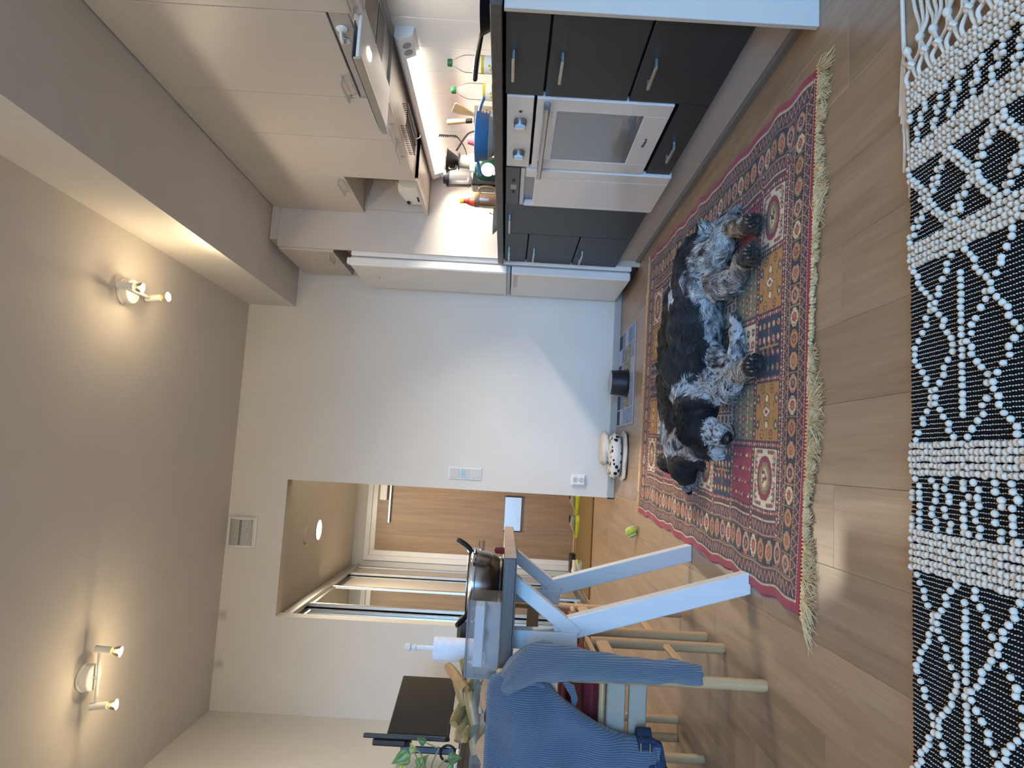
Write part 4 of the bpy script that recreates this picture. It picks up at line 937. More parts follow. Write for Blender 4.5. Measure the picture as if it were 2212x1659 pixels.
pm('dog_nose', '#0d0d10', .3, var=.1, bump=.3, bscale=500); pm('dog_eye', '#0a0706', .05, var=0, coat=1); pm('dog_pad', '#1d1c20', .7, var=.1, bump=.4, bscale=400); pm('dog_claw', '#8d8780', .4, var=.1)
def sst(x, a, b): t = np.clip((x-a)/(b-a), 0, 1); return t*t*(3-2*t)
def near(P, c, r): return np.linalg.norm((P-np.array(c))/np.array(r), axis=1)
def colour1(P, seed, strands=False, rg=None):
    X, Y, Z = P.T; n1 = fur_noise(P, 14, 5); n2 = fur_noise(P, 60, 9); q = (Y-2.32)+Z*1.15+n1*.035
    roan = .62+.8*n2+.9*fur_noise(P, 30, 63)
    thr = np.interp(X, [.18, .27, .33, .42, .52, .57, .63, .70, .80, .88], [.36, .34, .165, .15, .16, .24, .30, .27, .25, .22])
    l = np.where(q > thr, .02, np.clip(roan, 0, 1))
    l = np.where((X < .335) & (q < thr), np.clip(.85+.3*n2, 0, 1), l)
    l = np.where(near(P, (.60, 2.50, .19), (.035, .06, .06)) < 1+n1*.5, .9, l)                 # white tufts over the loin
    l = np.where(near(P, (.665, 2.56, .17), (.03, .05, .06)) < 1+n1*.5, .85, l)
    tick = fur_noise(P, 95, 31); l = np.where((tick > .27) & (l > .3) & (Y < 2.5), .08, l)
    # head
    hd = near(P, (.14, 2.385, .13), (.115, .115, .12)) < 1
    l = np.where(hd & (X < .23), .015, l)
    mz = near(P, (.122, 2.268, .070), (.068, .062, .060)) < 1; l = np.where(mz, .92, l)
    l = np.where(mz & (fur_noise(P, 120, 51) > .18), .1, l)
    l = np.where(near(P, (.055, 2.325, .060), (.045, .055, .030)) < 1, .88, l)                   # blaze under the eye
    l = np.where(near(P, (.10, 2.245, .058), (.026, .02, .024)) < 1, .01, l)
    # feet
    t = np.zeros(len(P))
    for c in ((.315, 2.03, .045), (.77, 2.085, .04), (.672, 2.085, .045)): l = np.where(near(P, c, (.06, .055, .06)) < 1, .05, l)
    for c in ((.305, 2.13, .055), (.80, 2.20, .05), (.655, 2.16, .05)): t = np.maximum(t, np.clip(1.15-near(P, c, (.06, .065, .06)), 0, .6))
    t = np.maximum(t, .18*((Y < 2.34) & (X > .5)))
    pb = near(P, (.45, 2.25, .03), (.085, .05, .05)) < 1; l = np.where(pb, np.where((fur_noise(P, 48, 77) > .22) | (X > .505), .05, .95), l)
    if strands: l = np.clip(np.where((l > .15) & (rg.random(len(P)) < .10), l*.25, l), 0, 1)
    return l, t
def colour2(P, seed, strands=False, rg=None):
    X, Y, Z = P.T; n1 = fur_noise(P, 14, 15); n2 = fur_noise(P, 60, 19); l = np.full(len(P), .015)
    l = np.where((X > .035+n1*.02) & (X < .135+n1*.05), np.clip(.75+.5*n2, 0, 1), l)
    l = np.where((X > .05) & (X < .135) & (fur_noise(P, 50, 8) > .25), .08, l)
    l = np.where(near(P, (-.075, 2.77, .04), (.042, .05, .05)) < 1, np.where(fur_noise(P, 130, 3) > .1, .1, .85), l)
    l = np.where(near(P, (-.03, 2.735, .115), (.010, .010, .012)) < 1, .9, l)
    if strands: l = np.clip(np.where((l > .15) & (rg.random(len(P)) < .25), l*.2, l), 0, 1)
    return l, .12*(l < .1)*(fur_noise(P, 20, 2) > .1)
def paw(body, c, d, name='paw_pad'):
    """pads and claws of a foot seen from below"""
    d = Vector(d).normalized(); s = d.cross(Vector((0, 0, 1))).normalized(); u = s.cross(d); c = Vector(c); M = Matrix((s, u, d)).transposed().to_4x4(); M.translation = c
    m = MB().ell((0, -.006, .004), (.013, .011, .007), 12, 8, M)
    for k, (a, b) in enumerate(((-.017, .006), (-.006, .015), (.006, .015), (.017, .006))): m.ell((a, b, .005), (.0062, .0075, .006), 10, 6, M)
    o = m.build('paw_pads', 'dog_pad', body)
    m = MB()
    for a, b in ((-.018, .014), (-.006, .024), (.006, .024), (.018, .014)): m.tube([M @ Vector((a, b, -.002)), M @ Vector((a*1.05, b+.006, .003)), M @ Vector((a*1.1, b+.009, .008))], [.0028, .0024, .0006], 6)
    m.build('claws', 'dog_claw', body)
def extra1(b):
    M = Matrix.Translation((.100, 2.236, .060)); nb = MB().ell((0, 0, 0), (.018, .013, .014), 18, 12, M).ell((0, .006, -.010), (.010, .010, .010), 12, 8, M).build('nose', 'dog_nose', b)
    for s in (-1, 1): MB().ell((.098+s*.008, 2.226, .057), (.0045, .003, .0035), 10, 6).build('nostril', 'dark_gap', nb)
    e = MB().ell((.078, 2.304, .113), (.0125, .010, .0115), 16, 10).build('eye', 'dog_eye', b, label='dark half-open eye'); MB().tube(curve_path([(.062, 2.298, .111), (.070, 2.292, .122), (.083, 2.292, .123), (.093, 2.298, .117)], 5), .0028, 6).build('eyelid', 'dog_nose', e)
    e = MB().ell((.160, 2.306, .120), (.0105, .008, .0095), 16, 10).build('eye', 'dog_eye', b)
    MB().tube(curve_path([(.098, 2.234, .044), (.112, 2.236, .034), (.132, 2.244, .036), (.15, 2.262, .040)], 5), .002, 6).build('lip_line', 'dog_nose', b)
    paw(b, (.312, 1.998, .052), (.1, -1, .25)); paw(b, (.772, 2.048, .048), (.1, -1, .2)); paw(b, (.672, 2.048, .050), (-.15, -1, .2))
def extra2(b):
    nb = MB().ell((-.096, 2.775, .034), (.014, .014, .013), 16, 10).build('nose', 'dog_nose', b)
    for s in (-1, 1): MB().ell((-.107, 2.770+s*.006, .036), (.003, .003, .003), 8, 6).build('nostril', 'dark_gap', nb)
    MB().ell((-.022, 2.692, .085), (.008, .007, .008), 14, 8).build('eye', 'dog_eye', b)
make_dog('spaniel', 'black and white roan spaniel asleep in front, muzzle and paws towards the camera',
    [((.36, 2.47, .115), (.13, .13, .105)), ((.50, 2.46, .112), (.14, .125, .10)), ((.66, 2.46, .105), (.13, .125, .095)), ((.76, 2.46, .095), (.10, .11, .085)),
     ((.138, 2.375, .118), (.074, .070, .066)), ((.122, 2.318, .092), (.056, .05, .048)), ((.112, 2.272, .070), (.042, .034, .036)), ((.075, 2.335, .070), (.040, .045, .036)), ((.315, 2.035, .045), (.030, .032, .030)), ((.77, 2.085, .042), (.030, .032, .028)), ((.672, 2.085, .045), (.029, .032, .029)), ((.50, 2.262, .032), (.028, .022, .020))],
    [([(.27, 2.46, .11), (.50, 2.47, .11), (.70, 2.46, .105), (.85, 2.45, .08)], [.085, .10, .095, .05], (1., -.12, -.1)),
     ([(.27, 2.45, .11), (.20, 2.41, .115), (.15, 2.385, .12)], [.085, .078, .06], (.75, -.6, -.2)),
     ([(.15, 2.36, .12), (.11, 2.26, .065)], [.05, .03], (.25, .9, .15)),
     ([(.165, 2.40, .17), (.205, 2.375, .165), (.228, 2.335, .125), (.222, 2.31, .085)], [.024, .030, .032, .022], (.3, -.6, -.7)),
     ([(.10, 2.40, .125), (.06, 2.39, .085), (.055, 2.38, .05)], [.02, .026, .02], (-.5, -.3, -.7)),
     ([(.36, 2.42, .10), (.285, 2.33, .07), (.262, 2.25, .058), (.30, 2.15, .056), (.315, 2.05, .046)], [.06, .052, .040, .028, .027], None),
     ([(.40, 2.40, .07), (.335, 2.27, .045), (.40, 2.225, .036), (.49, 2.262, .033)], [.055, .040, .028, .022], None),
     ([(.74, 2.44, .11), (.745, 2.34, .085), (.815, 2.275, .058), (.795, 2.17, .052), (.772, 2.09, .043)], [.085, .062, .034, .026, .026], None),
     ([(.68, 2.42, .09), (.635, 2.31, .065), (.628, 2.22, .052), (.655, 2.15, .052), (.672, 2.09, .046)], [.075, .055, .036, .026, .025], None),
     ([(.83, 2.45, .075), (.87, 2.39, .05), (.895, 2.31, .028)], [.030, .022, .010], None)],
    colour1, 52000, [(.038, .7), (.034, .5), (.010, .1), (.028, .8), (.026, .7), (.036, 1.), (.018, .5), (.034, 1.), (.042, 1.2), (.044, .7)], 101, extra1)
make_dog('spaniel', 'black spaniel asleep behind the roan one, nose towards the hall',
    [((.32, 2.82, .088), (.14, .115, .074)), ((.50, 2.82, .088), (.16, .12, .074)), ((.66, 2.79, .082), (.13, .115, .070)), ((.010, 2.725, .075), (.072, .066, .062)), ((-.032, 2.745, .056), (.050, .044, .042)), ((-.064, 2.765, .044), (.036, .034, .032))],
    [([(.20, 2.81, .085), (.40, 2.82, .088), (.62, 2.81, .084), (.79, 2.70, .065)], [.068, .074, .07, .045], (1., .1, 0)),
     ([(.20, 2.80, .085), (.11, 2.775, .085), (.04, 2.74, .08)], [.068, .064, .06], (.9, .2, 0)),
     ([(.0, 2.73, .07), (-.06, 2.765, .045)], [.05, .032], (.8, -.2, .3)),
     ([(.02, 2.79, .13), (.015, 2.86, .12), (-.005, 2.91, .075), (-.02, 2.92, .04)], [.022, .028, .028, .018], (-.1, .4, -.9)),
     ([(.02, 2.69, .11), (.02, 2.655, .06), (.01, 2.645, .03)], [.02, .026, .02], (0, -.2, -.9)),
     ([(.28, 2.76, .06), (.24, 2.68, .04), (.20, 2.66, .032)], [.05, .036, .024], None)],
    colour2, 24000, [(.030, .4), (.030, .3), (.010, .1), (.028, .7), (.022, .7), (.02, .5)], 202, extra2)
# ================================================================== table
TZ = .766
def table():
    x0, x1, y0, y1 = -1.80, -.292, 2.052, 2.95
    t = thing('dining_table', 'wooden dining table with dark top and white trestle legs', 'table', (-1.0, 2.5, 0))
    top = MB().box(x0, x1-.002, y0, y1, .7285, .733).build('table_top', 'table_wood', t, label='dark greyed wood top')
    n = 7; w = (y1-y0)/n
    for i in range(n):
        MB().box(x0, x1-.003, y0+i*w+(.0004 if i else 0), y0+(i+1)*w-.0004, .730, TZ, .0015).build('stave', 'table_wood', top)
        MB().box(x1-.003, x1, y0+i*w+.0006, y0+(i+1)*w-.0006, .7305, TZ-.0005, .0008).build('stave_end', 'end_grain', top, label='pale cut end of a stave')
    def bar(p, q, wd, ya, yb, cut=None):
        p, q = Vector((p[0], 0, p[1])), Vector((q[0], 0, q[1])); d = (q-p).normalized(); s = Vector((d.z, 0, -d.x))*wd/2
        def at(base, sgn, z=None):
            c = base+s*sgn
            if z is not None: c = c+d*((z-c.z)/d.z)
            return (c.x, c.z)
        z0, z1 = (cut or (None, None)); return [at(p, -1, z0), at(p, 1, z0), at(q, 1, z1), at(q, -1, z1)], ya, yb
    def trestle(ya, xo=0, m=1):
        for nm, p, q, wd, o, th in (('leg', (-.345, 0), (-.527, .60), .064, 0, .055), ('leg', (-.548, .53), (-.548, .729), .055, -.012, .055), ('brace', (-.53, .53), (-.385, .729), .044, -.006, .05)):
            poly, a, b = bar((xo+m*p[0], p[1]), (xo+m*q[0], q[1]), wd, ya+o, ya+o+th, (0 if p[1] == 0 else None, .729 if q[1] > .7 else None))
            mb = MB(); mb.prism(poly, 'Y', a, b); ob = mb.build(nm, 'leg_white_wood', t, smooth=False); bv = ob.modifiers.new('b', 'BEVEL'); bv.width = .003; bv.segments = 2
        MB().cyl((xo+m*-.355, ya+.03, 0), (xo+m*-.355, ya+.03, .006), .012).build('foot_pad', 'black_plastic', t)
    trestle(2.16); trestle(2.83); trestle(2.16, -2.10, -1); trestle(2.83, -2.10, -1)
table()
# ================================================================== chairs
pm('red_felt', '#6e1d22', .9, var=.12, scale=50, bump=.2, bscale=300); pm('rail_paint', '#938a7a', .5, var=.05)
def make_chair(label, loc, rz):
    t = thing('dining_chair', label, 'chair', loc, rz, 'birch dining chairs around the table')
    hx, hy = .215, .19
    for sx in (-1, 1):
        MB().tube([(sx*hx, hy, 0), (sx*hx, hy, .006), (sx*hx, hy, .43), (sx*hx, hy, .455)], [.015, .0175, .0175, .016], 14).build('leg', 'birch', t, local=True)
        MB().tube([(sx*hx, -hy+.0, 0), (sx*hx, -hy, .006), (sx*hx, -hy, .46), (sx*hx, -hy-.01, .62), (sx*hx, -hy-.03, .765), (sx*hx, -hy-.031, .77)], [.015, .0175, .0175, .017, .0165, .012], 14).build('leg', 'birch', t, local=True)
        MB().box(sx*hx-.009, sx*hx+.009, -hy, hy, .185, .213, .006).build('stretcher', 'birch', t, local=True)
        MB().box(sx*hx-.010, sx*hx+.010, -hy, hy, .395, .440, .006).build('seat_rail', 'birch', t, local=True)
    for z0, z1 in ((.342, .392), (.402, .455)): MB().box(-hx, hx, -hy-.009, -hy+.009, z0, z1, .003).build('seat_rail', 'rail_paint', t, local=True)
    MB().box(-hx, hx, hy-.009, hy+.009, .395, .44, .003).build('seat_rail', 'birch', t, local=True)
    MB().box(-hx-.012, hx+.012, -hy+.02, hy+.02, .455, .472, .006).build('seat', 'birch', t, local=True)
    MB().box(-hx+.005, hx-.005, -hy+.035, hy+.01, .472, .512, .016).build('seat_cushion', 'red_felt', t, local=True, label='dark red seat cushion')
    for z, hgt in ((.60, .05), (.70, .07)): MB().prism([(-hx, -hy-.012-(z-.55)*.09), (-hx*.5, -hy-.024-(z-.55)*.09), (hx*.5, -hy-.024-(z-.55)*.09), (hx, -hy-.012-(z-.55)*.09), (hx, -hy+.000-(z-.55)*.09), (hx*.5, -hy-.012-(z-.55)*.09), (-hx*.5, -hy-.012-(z-.55)*.09), (-hx, -hy+.0-(z-.55)*.09)], 'Z', z, z+hgt).build('back_slat', 'birch', t, local=True, smooth=False)
    return t
make_chair('birch chair wearing the blue jumper, its back to the camera', (-.822, 2.215, 0), 0)
make_chair('birch chair pushed in on the far side, facing the jumper chair', (-.833, 2.79, 0), PI)
make_chair('birch chair pushed in on the far side, nearly cut off by the frame', (-1.335, 2.79, 0), PI)
# ================================================================== jumper over the chair, jeans below
def knit(name, ca, cb, rib, axis):
    m, nt, b = newmat(name); N = nt.nodes; L = nt.links; tc = N.new('ShaderNodeTexCoord'); wv = N.new('ShaderNodeTexWave'); wv.inputs['Scale'].default_value = rib; wv.inputs['Distortion'].default_value = 1.2; wv.inputs['Detail'].default_value = 1; wv.inputs['Detail Scale'].default_value = .6; wv.bands_direction = axis
    nz = N.new('ShaderNodeTexNoise'); nz.inputs['Scale'].default_value = 420; L.new(tc.outputs['Object'], wv.inputs['Vector']); L.new(tc.outputs['Object'], nz.inputs['Vector'])
    mx = N.new('ShaderNodeMix'); mx.data_type = 'FLOAT'; mx.inputs['Factor'].default_value = .3; L.new(wv.outputs['Fac'], mx.inputs['A']); L.new(nz.outputs['Fac'], mx.inputs['B'])
    cr = N.new('ShaderNodeValToRGB'); e = cr.color_ramp.elements; e[0].position = .2; e[0].color = (*lin(cb), 1); e[1].position = .8; e[1].color = (*lin(ca), 1); L.new(mx.outputs['Result'], cr.inputs[0]); L.new(cr.outputs[0], b.inputs['Base Color'])
    bp = N.new('ShaderNodeBump'); bp.inputs['Strength'].default_value = .7; bp.inputs['Distance'].default_value = .004; L.new(mx.outputs['Result'], bp.inputs['Height']); L.new(bp.outputs[0], b.inputs['Normal']); b.inputs['Roughness'].default_value = .95; b.inputs['Sheen Weight'].default_value = .25; MATS[name] = m
knit('blue_knit', '#5c6c80', '#3a495c', 62, 'X'); knit('blue_knit_sleeve', '#66717c', '#46525f', 62, 'X')
def jumper():
    t = thing('jumper', 'blue ribbed wool jumper draped over the chair back, one sleeve hanging', 'jumper', (-.83, 1.98, .2))
    prof = [(.792, -.628), (.782, -.604), (.75, -.592), (.71, -.597), (.665, -.604), (.627, -.614), (.607, -.634), (.58, -.655), (.555, -.671), (.52, -.694), (.489, -.713), (.438, -.735), (.40, -.743), (.368, -.745), (.335, -.752), (.318, -.79), (.312, -.83)]
    zs = np.linspace(.792, .312, 46); xr = np.interp(-zs, [-p[0] for p in prof], [p[1] for p in prof]); xl = np.interp(-zs, [-.792, -.78, -.4, -.312], [-1.02, -1.05, -1.07, -.95])
    rings = []; n = 56
    for z, a, b in zip(zs, xl, xr):
        xc, hw = (a+b)/2, (b-a)/2; q = (.792-z)/.48; ring = []
        for j in range(n):
            th = 2*PI*j/n; c, s = math.cos(th), math.sin(th); x = xc+hw*math.copysign(abs(c)**.55, c)
            fold = .010*math.sin(x*38+z*9)*min(1, q*3)+.008*math.sin(x*17-z*30)+.006*math.sin(z*55+x*20)
            depth = (.018+.030*min(1, q*6))*math.copysign(abs(s)**.7, s); y = (1.985-.012*q)+depth*(1.15 if s < 0 else .75)+(fold if s < 0 else 0)
            if z > .782: y = 1.985+depth*.55
            ring.append((x, y, z+.004*math.sin(x*26)))
        rings.append(ring)
    b = MB().loft(rings).build('body', 'blue_knit', t, ang=80)
    hem = MB(); hr = []
    for z in (.36, .345, .33, .318): hr.append([(-.86+.105*math.copysign(abs(math.cos(2*PI*j/32))**.6, math.cos(2*PI*j/32)), 1.962+.04*math.sin(2*PI*j/32), z+.003*math.sin(j)) for j in range(32)])
    hem.loft(hr).build('hem_band', 'blue_knit_sleeve', t, ang=80)
    # hanging sleeve: centre, half width, half depth
    S = [(-.640, 1.985, .765, .030, .02), (-.600, 1.955, .735, .048, .034), (-.563, 1.945, .69, .056, .04), (-.552, 1.945, .64, .054, .04), (-.553, 1.945, .58, .047, .038), (-.556, 1.945, .50, .040, .034), (-.560, 1.945, .42, .035, .031), (-.562, 1.945, .34, .032, .029), (-.557, 1.945, .285, .032, .028), (-.562, 1.945, .24, .029, .026), (-.566, 1.945, .212, .027, .024)]
    P = curve_path([s[:3] for s in S], 4); rings = []
    for i, p in enumerate(P):
        q = i/(len(P)-1)*(len(S)-1); k = int(min(q, len(S)-2)); f = q-k; w = S[k][3]+(S[k+1][3]-S[k][3])*f; d = S[k][4]+(S[k+1][4]-S[k][4])*f
        rings.append([(p.x+w*math.cos(2*PI*j/28)*(1+.05*math.sin(p.z*70+j*.6)), p.y+d*math.sin(2*PI*j/28)*(1+.06*math.sin(p.z*50+j)), p.z+.003*math.sin(j*1.3)) for j in range(28)])
    sl = MB().loft(rings).build('sleeve', 'blue_knit_sleeve', t, ang=80)
    MB().tube([(-.615, 1.94, .70), (-.605, 1.93, .67), (-.612, 1.935, .64)], .006, 8).build('armhole_seam', 'blue_knit', sl)
    MB().prism([(-.700, .553), (-.655, .560), (-.610, .590), (-.598, .600), (-.612, .575), (-.625, .552), (-.66, .540)], 'Y', 1.99, 1.998).build('collar_tip', 'blue_knit_sleeve', t)
jumper()
def jeans():
    pm('denim', '#24324a', .9, var=.18, scale=60, bump=.35, bscale=600); pm('denim_dark', '#172740', .9, var=.15, scale=60, bump=.3, bscale=600); pm('denim_thread', '#b98d52', .8, var=.1)
    t = thing('jeans', 'dark blue denim jeans hanging out below the jumper', 'jeans', (-.85, 1.98, .2))
    rings = []
    for i in range(12):
        q = i/11; z = .375-.085*q; rings.append([(-.855+(.128+.035*q)*math.copysign(abs(math.cos(2*PI*j/36))**.6, math.cos(2*PI*j/36))-.06*q, 1.966+(.036+.01*q)*math.sin(2*PI*j/36)+.006*math.sin(j*1.1+q*5), z+.02*q*math.cos(2*PI*j/36)) for j in range(36)])
    MB().loft(rings).build('body', 'denim', t, ang=80)
    wb = []
    for z in (.378, .374, .345, .340): wb.append([(-.852+.135*math.copysign(abs(math.cos(2*PI*j/36))**.6, math.cos(2*PI*j/36)), 1.966+.040*math.sin(2*PI*j/36), z) for j in range(36)])
    MB().loft(wb).build('waistband', 'denim_dark', t, ang=80)
    for x in (-.735, -.80): MB().box(x-.006, x+.006, 1.917, 1.930, .335, .382, .002).build('belt_loop', 'denim_dark', t)
    MB().prism([(-.90, .333), (-.81, .333), (-.80, .30), (-.84, .297), (-.895, .30)], 'Y', 1.918, 1.926).build('pocket', 'denim_dark', t, smooth=False)
    for z in (.372, .347): MB().tube([(-.98, 1.932, z), (-.90, 1.925, z), (-.80, 1.925, z), (-.73, 1.935, z)], .0012, 6).build('stitching', 'denim_thread', t)
jeans()
# ================================================================== on the table
def pot():
    cx, cy = -.447, 2.44; t = thing('cooking_pot', 'stainless steel pot with black handles on the dining table', 'pot', (cx, cy, TZ))
    pm('pot_steel', '#a89b90', .22, metal=1, var=.05, scale=40, stretch=(1, 1, 20))
    MB().lathe([(.001, .012), (.090, .012), (.097, .016), (.114, .05), (.119, .09), (.1195, .112), (.123, .116), (.123, .120), (.118, .121), (.1155, .112), (.109, .05), (.088, .022), (.001, .02)], (cx, cy, TZ), 56).build('body', 'pot_steel', t, ang=50)
    MB().lathe([(.001, 0), (.092, 0), (.097, .005), (.095, .0125), (.001, .0125)], (cx, cy, TZ), 48).build('base_ring', 'black_plastic', t)
    MB().lathe([(.1235, .092), (.1245, .094), (.1245, .112), (.1235, .114)], (cx, cy, TZ), 56).build('rim_band', 'chrome', t)
    for pts in ([(.105, -.03, .105), (.13, -.035, .122), (.15, -.04, .150), (.156, -.042, .165)], [(-.075, -.10, .110), (-.09, -.125, .122), (-.10, -.14, .135), (-.105, -.148, .142)]):
        P = curve_path([(cx+a, cy+b, TZ+c) for a, b, c in pts], 5); h = MB().tube(P, [.009+.003*math.sin(PI*i/(len(P)-1)) for i in range(len(P))], 10, flat=.7).build('handle', 'black_plastic', t)
    for a in (-.3, .2): MB().cyl((cx+.115, cy-.032+a*.05, TZ+.1), (cx+.127, cy-.032+a*.05, TZ+.1), .006, n=12).build('rivet', 'chrome', t)
    tag(MB().lathe([(.010, 0), (.012, .01), (.010, .03), (.001, .034)], (0, 0, 0), 14, Matrix.Translation((-.315, 2.36, TZ))).build('thread_spool', 'red_felt', None, origin=(-.315, 2.36, TZ)), 'tiny dark red reel on the table beside the pot', 'reel')
pot()
def bin_box():
    x0, x1, y0, y1, z0, z1 = -.655, -.430, 2.10, 2.27, TZ, .868
    t = thing('storage_box', 'clear plastic box holding paper, near the table edge beside the pot', 'box', (-.54, 2.185, TZ))
    thin_clear('cloudy_plastic', (.95, .94, .94), .10, .11, (.95, .90, .86))
    th = .0022
    for nm, b in (('wall', (x0, x1, y0, y0+th, z0, z1)), ('wall', (x0, x1, y1-th, y1, z0, z1)), ('wall', (x0, x0+th, y0+th, y1-th, z0, z1)), ('wall', (x1-th, x1, y0+th, y1-th, z0, z1)), ('bottom', (x0+th, x1-th, y0+th, y1-th, z0, z0+th))): MB().box(*b).build(nm, 'cloudy_plastic', t, smooth=False)
    MB().box(x0-.004, x1+.004, y0-.004, y1+.004, z1-.006, z1, .002).build('lid', 'cloudy_plastic', t)
    pm('paper_white', '#dcdde2', .85, var=.04, scale=30); pm('paper_grey', '#a9a4a2', .85, var=.08, scale=30)
    tag(MB().box(x0+.03, x1-.02, y0+.012, y1-.03, z0+.05, z0+.078, .002).build('paper_stack', 'paper_white', None, origin=(-.54, 2.18, z0+.05)), 'white paper stack inside the clear plastic box', 'paper')
    rings = [[(x0+.02+(x1-x0-.04)*i/12, y0+.02+.12*j/7+.004*math.sin(i*2+j), z0+.004+.042*math.sin(PI*j/7)**.5*(1-.2*math.sin(i*1.3))) for j in range(8)] for i in range(13)]
    tag(MB().loft(rings).build('tissue_wad', 'paper_grey', None, origin=(-.54, 2.18, z0), ang=60), 'crumpled grey tissue at the bottom of the clear plastic box', 'tissue')
bin_box()
def paper_roll():
    cx, cy = -.712, 2.60; t = thing('paper_roll_holder', 'kitchen paper roll on a pale turned stand behind the clear box', 'paper roll', (cx, cy, TZ))
    pm('holder_white', '#d6d8d6', .35, var=.03); pm('roll_paper', '#e3e6ee', .95, var=.04, scale=90, bump=.5, bscale=130)
    MB().lathe([(.001, 0), (.062, 0), (.064, .006), (.06, .014), (.012, .016), (.009, .02), (.009, .30), (.0125, .302), (.0125, .306), (.008, .310), (.0075, .318), (.0135, .322), (.014, .333), (.008, .342), (.001, .343)], (cx, cy, TZ), 28).build('stand', 'holder_white', t, ang=50)
    MB().lathe([(.019, .018), (.041, .018), (.042, .022), (.042, .232), (.041, .236), (.019, .236), (.019, .018)], (cx, cy, TZ), 40).build('paper_roll', 'roll_paper', t, ang=50)
paper_roll()
tag(MB().box(-.715, -.628, 2.72, 2.79, TZ, .928, .014).build('speaker', 'black_plastic', None, origin=(-.67, 2.75, TZ)), 'black upright box on the table behind the paper roll', 'box')
def chews():
    t = thing('chew_tray', 'clear plastic tray full of rolled brown chews on the table', 'tray', (-.83, 2.42, TZ))
    thin_clear('tray_clear', (.97, .97, .96), .06, .04, (.9, .9, .88)); th = .0015; x0, x1, y0, y1, z1 = -1.01, -.685, 2.30, 2.53, TZ+.075
    for b in ((x0, x1, y0, y0+th, TZ, z1), (x0, x1, y1-th, y1, TZ, z1), (x0, x0+th, y0+th, y1-th, TZ, z1), (x1-th, x1, y0+th, y1-th, TZ, z1)): MB().box(*b).build('wall', 'tray_clear', t, smooth=False)
    MB().box(x0, x1, y0, y1, TZ-.0, TZ+.0015).build('bottom', 'tray_clear', t, smooth=False)
    pm('rawhide', '#9a8050', .45, var=.3, scale=30, bump=.4, bscale=60, coat=.2); pm('rawhide_tan', '#b88a58', .5, var=.25, scale=30, bump=.4, bscale=60)
    spec = [(-.76, 2.345, .025, .2, .1), (-.80, 2.365, .028, 1.2, .1), (-.87, 2.35, .025, .1, .05), (-.93, 2.36, .026, 1.3, .2), (-.755, 2.415, .066, 1.0, .45), (-.83, 2.37, .065, .35, .3), (-.90, 2.37, .062, 1.35, .4), (-.94, 2.41, .055, .4, .2), (-.75, 2.44, .085, .5, -.4), (-.79, 2.42, .105, .2, .35), (-.86, 2.41, .100, 1.1, .3), (-.91, 2.43, .090, .7, -.2), (-.83, 2.47, .06, .1, .1), (-.74, 2.38, .115, .9, .7)]
    lab = ['lowest', 'second lowest', 'flat-lying', 'far', 'steep', 'front', 'upright', 'end', 'short', 'top', 'leaning', 'upper', 'rear', 'highest tan']
    for i, (x, y, z, yaw, pit) in enumerate(spec):
        Lh = .054; n = 14; rings = []
        for k in range(9):
            q = k/8*2-1; r = .0205*(1-.25*abs(q)**3); sp = []
            for j in range(n):
                a = 2*PI*j/n; rr = r*(1+.10*math.sin(a*2+i)+.12*(j/n)); sp.append((q*Lh, rr*math.cos(a), rr*.85*math.sin(a)))
            rings.append(sp)
        rings = [[(-Lh*.9, p[1]*.45, p[2]*.45) for p in rings[0]]]+rings+[[(Lh*.9, p[1]*.45, p[2]*.45) for p in rings[-1]]]
        z = z*1.15+.004; M = Matrix.Translation((x, y, TZ+z)) @ Matrix.Rotation(yaw+PI*(i % 2), 4, 'Z') @ Matrix.Rotation(pit, 4, 'Y')
        o = MB().loft(rings, True, M).build('chew_roll', 'rawhide_tan' if i == 13 else 'rawhide', None, origin=(x, y, TZ+z), ang=70)
        tag(o, 'rolled tan chew standing highest on the heap in the tray' if i == 13 else 'rolled olive brown chew heaped in the clear plastic tray', 'chew', 'rolled chews in the plastic tray')
    pm('kraft', '#b7936f', .85, var=.12, scale=20, bump=.3, bscale=40)
    V = []; F = []; nx, ny = 34, 14
    for i in range(nx):
        for j in range(ny):
            x = -.66-.62*i/(nx-1); y = 2.09+.20*j/(ny-1); z = .004+.022*abs(math.sin(x*31+j*.4))*abs(math.sin(y*24+x*6))+.012*math.sin(x*11)**2+(.028*abs(math.sin(x*19)) if j > ny-4 else 0); V.append((x, y+.01*math.sin(x*23), TZ+z))
    for i in range(nx-1):
        for j in range(ny-1): a = i*ny+j; F.append((a, a+1, a+ny+1, a+ny))
    m = MB(); m.add(V, F); o = m.build('kraft_paper', 'kraft', None, origin=(-.95, 2.19, TZ), ang=25); sm = o.modifiers.new('s', 'SOLIDIFY'); sm.thickness = .0012; sm.offset = 1
    tag(o, 'crumpled brown wrapping paper along the table edge beside the chews', 'paper')
chews()
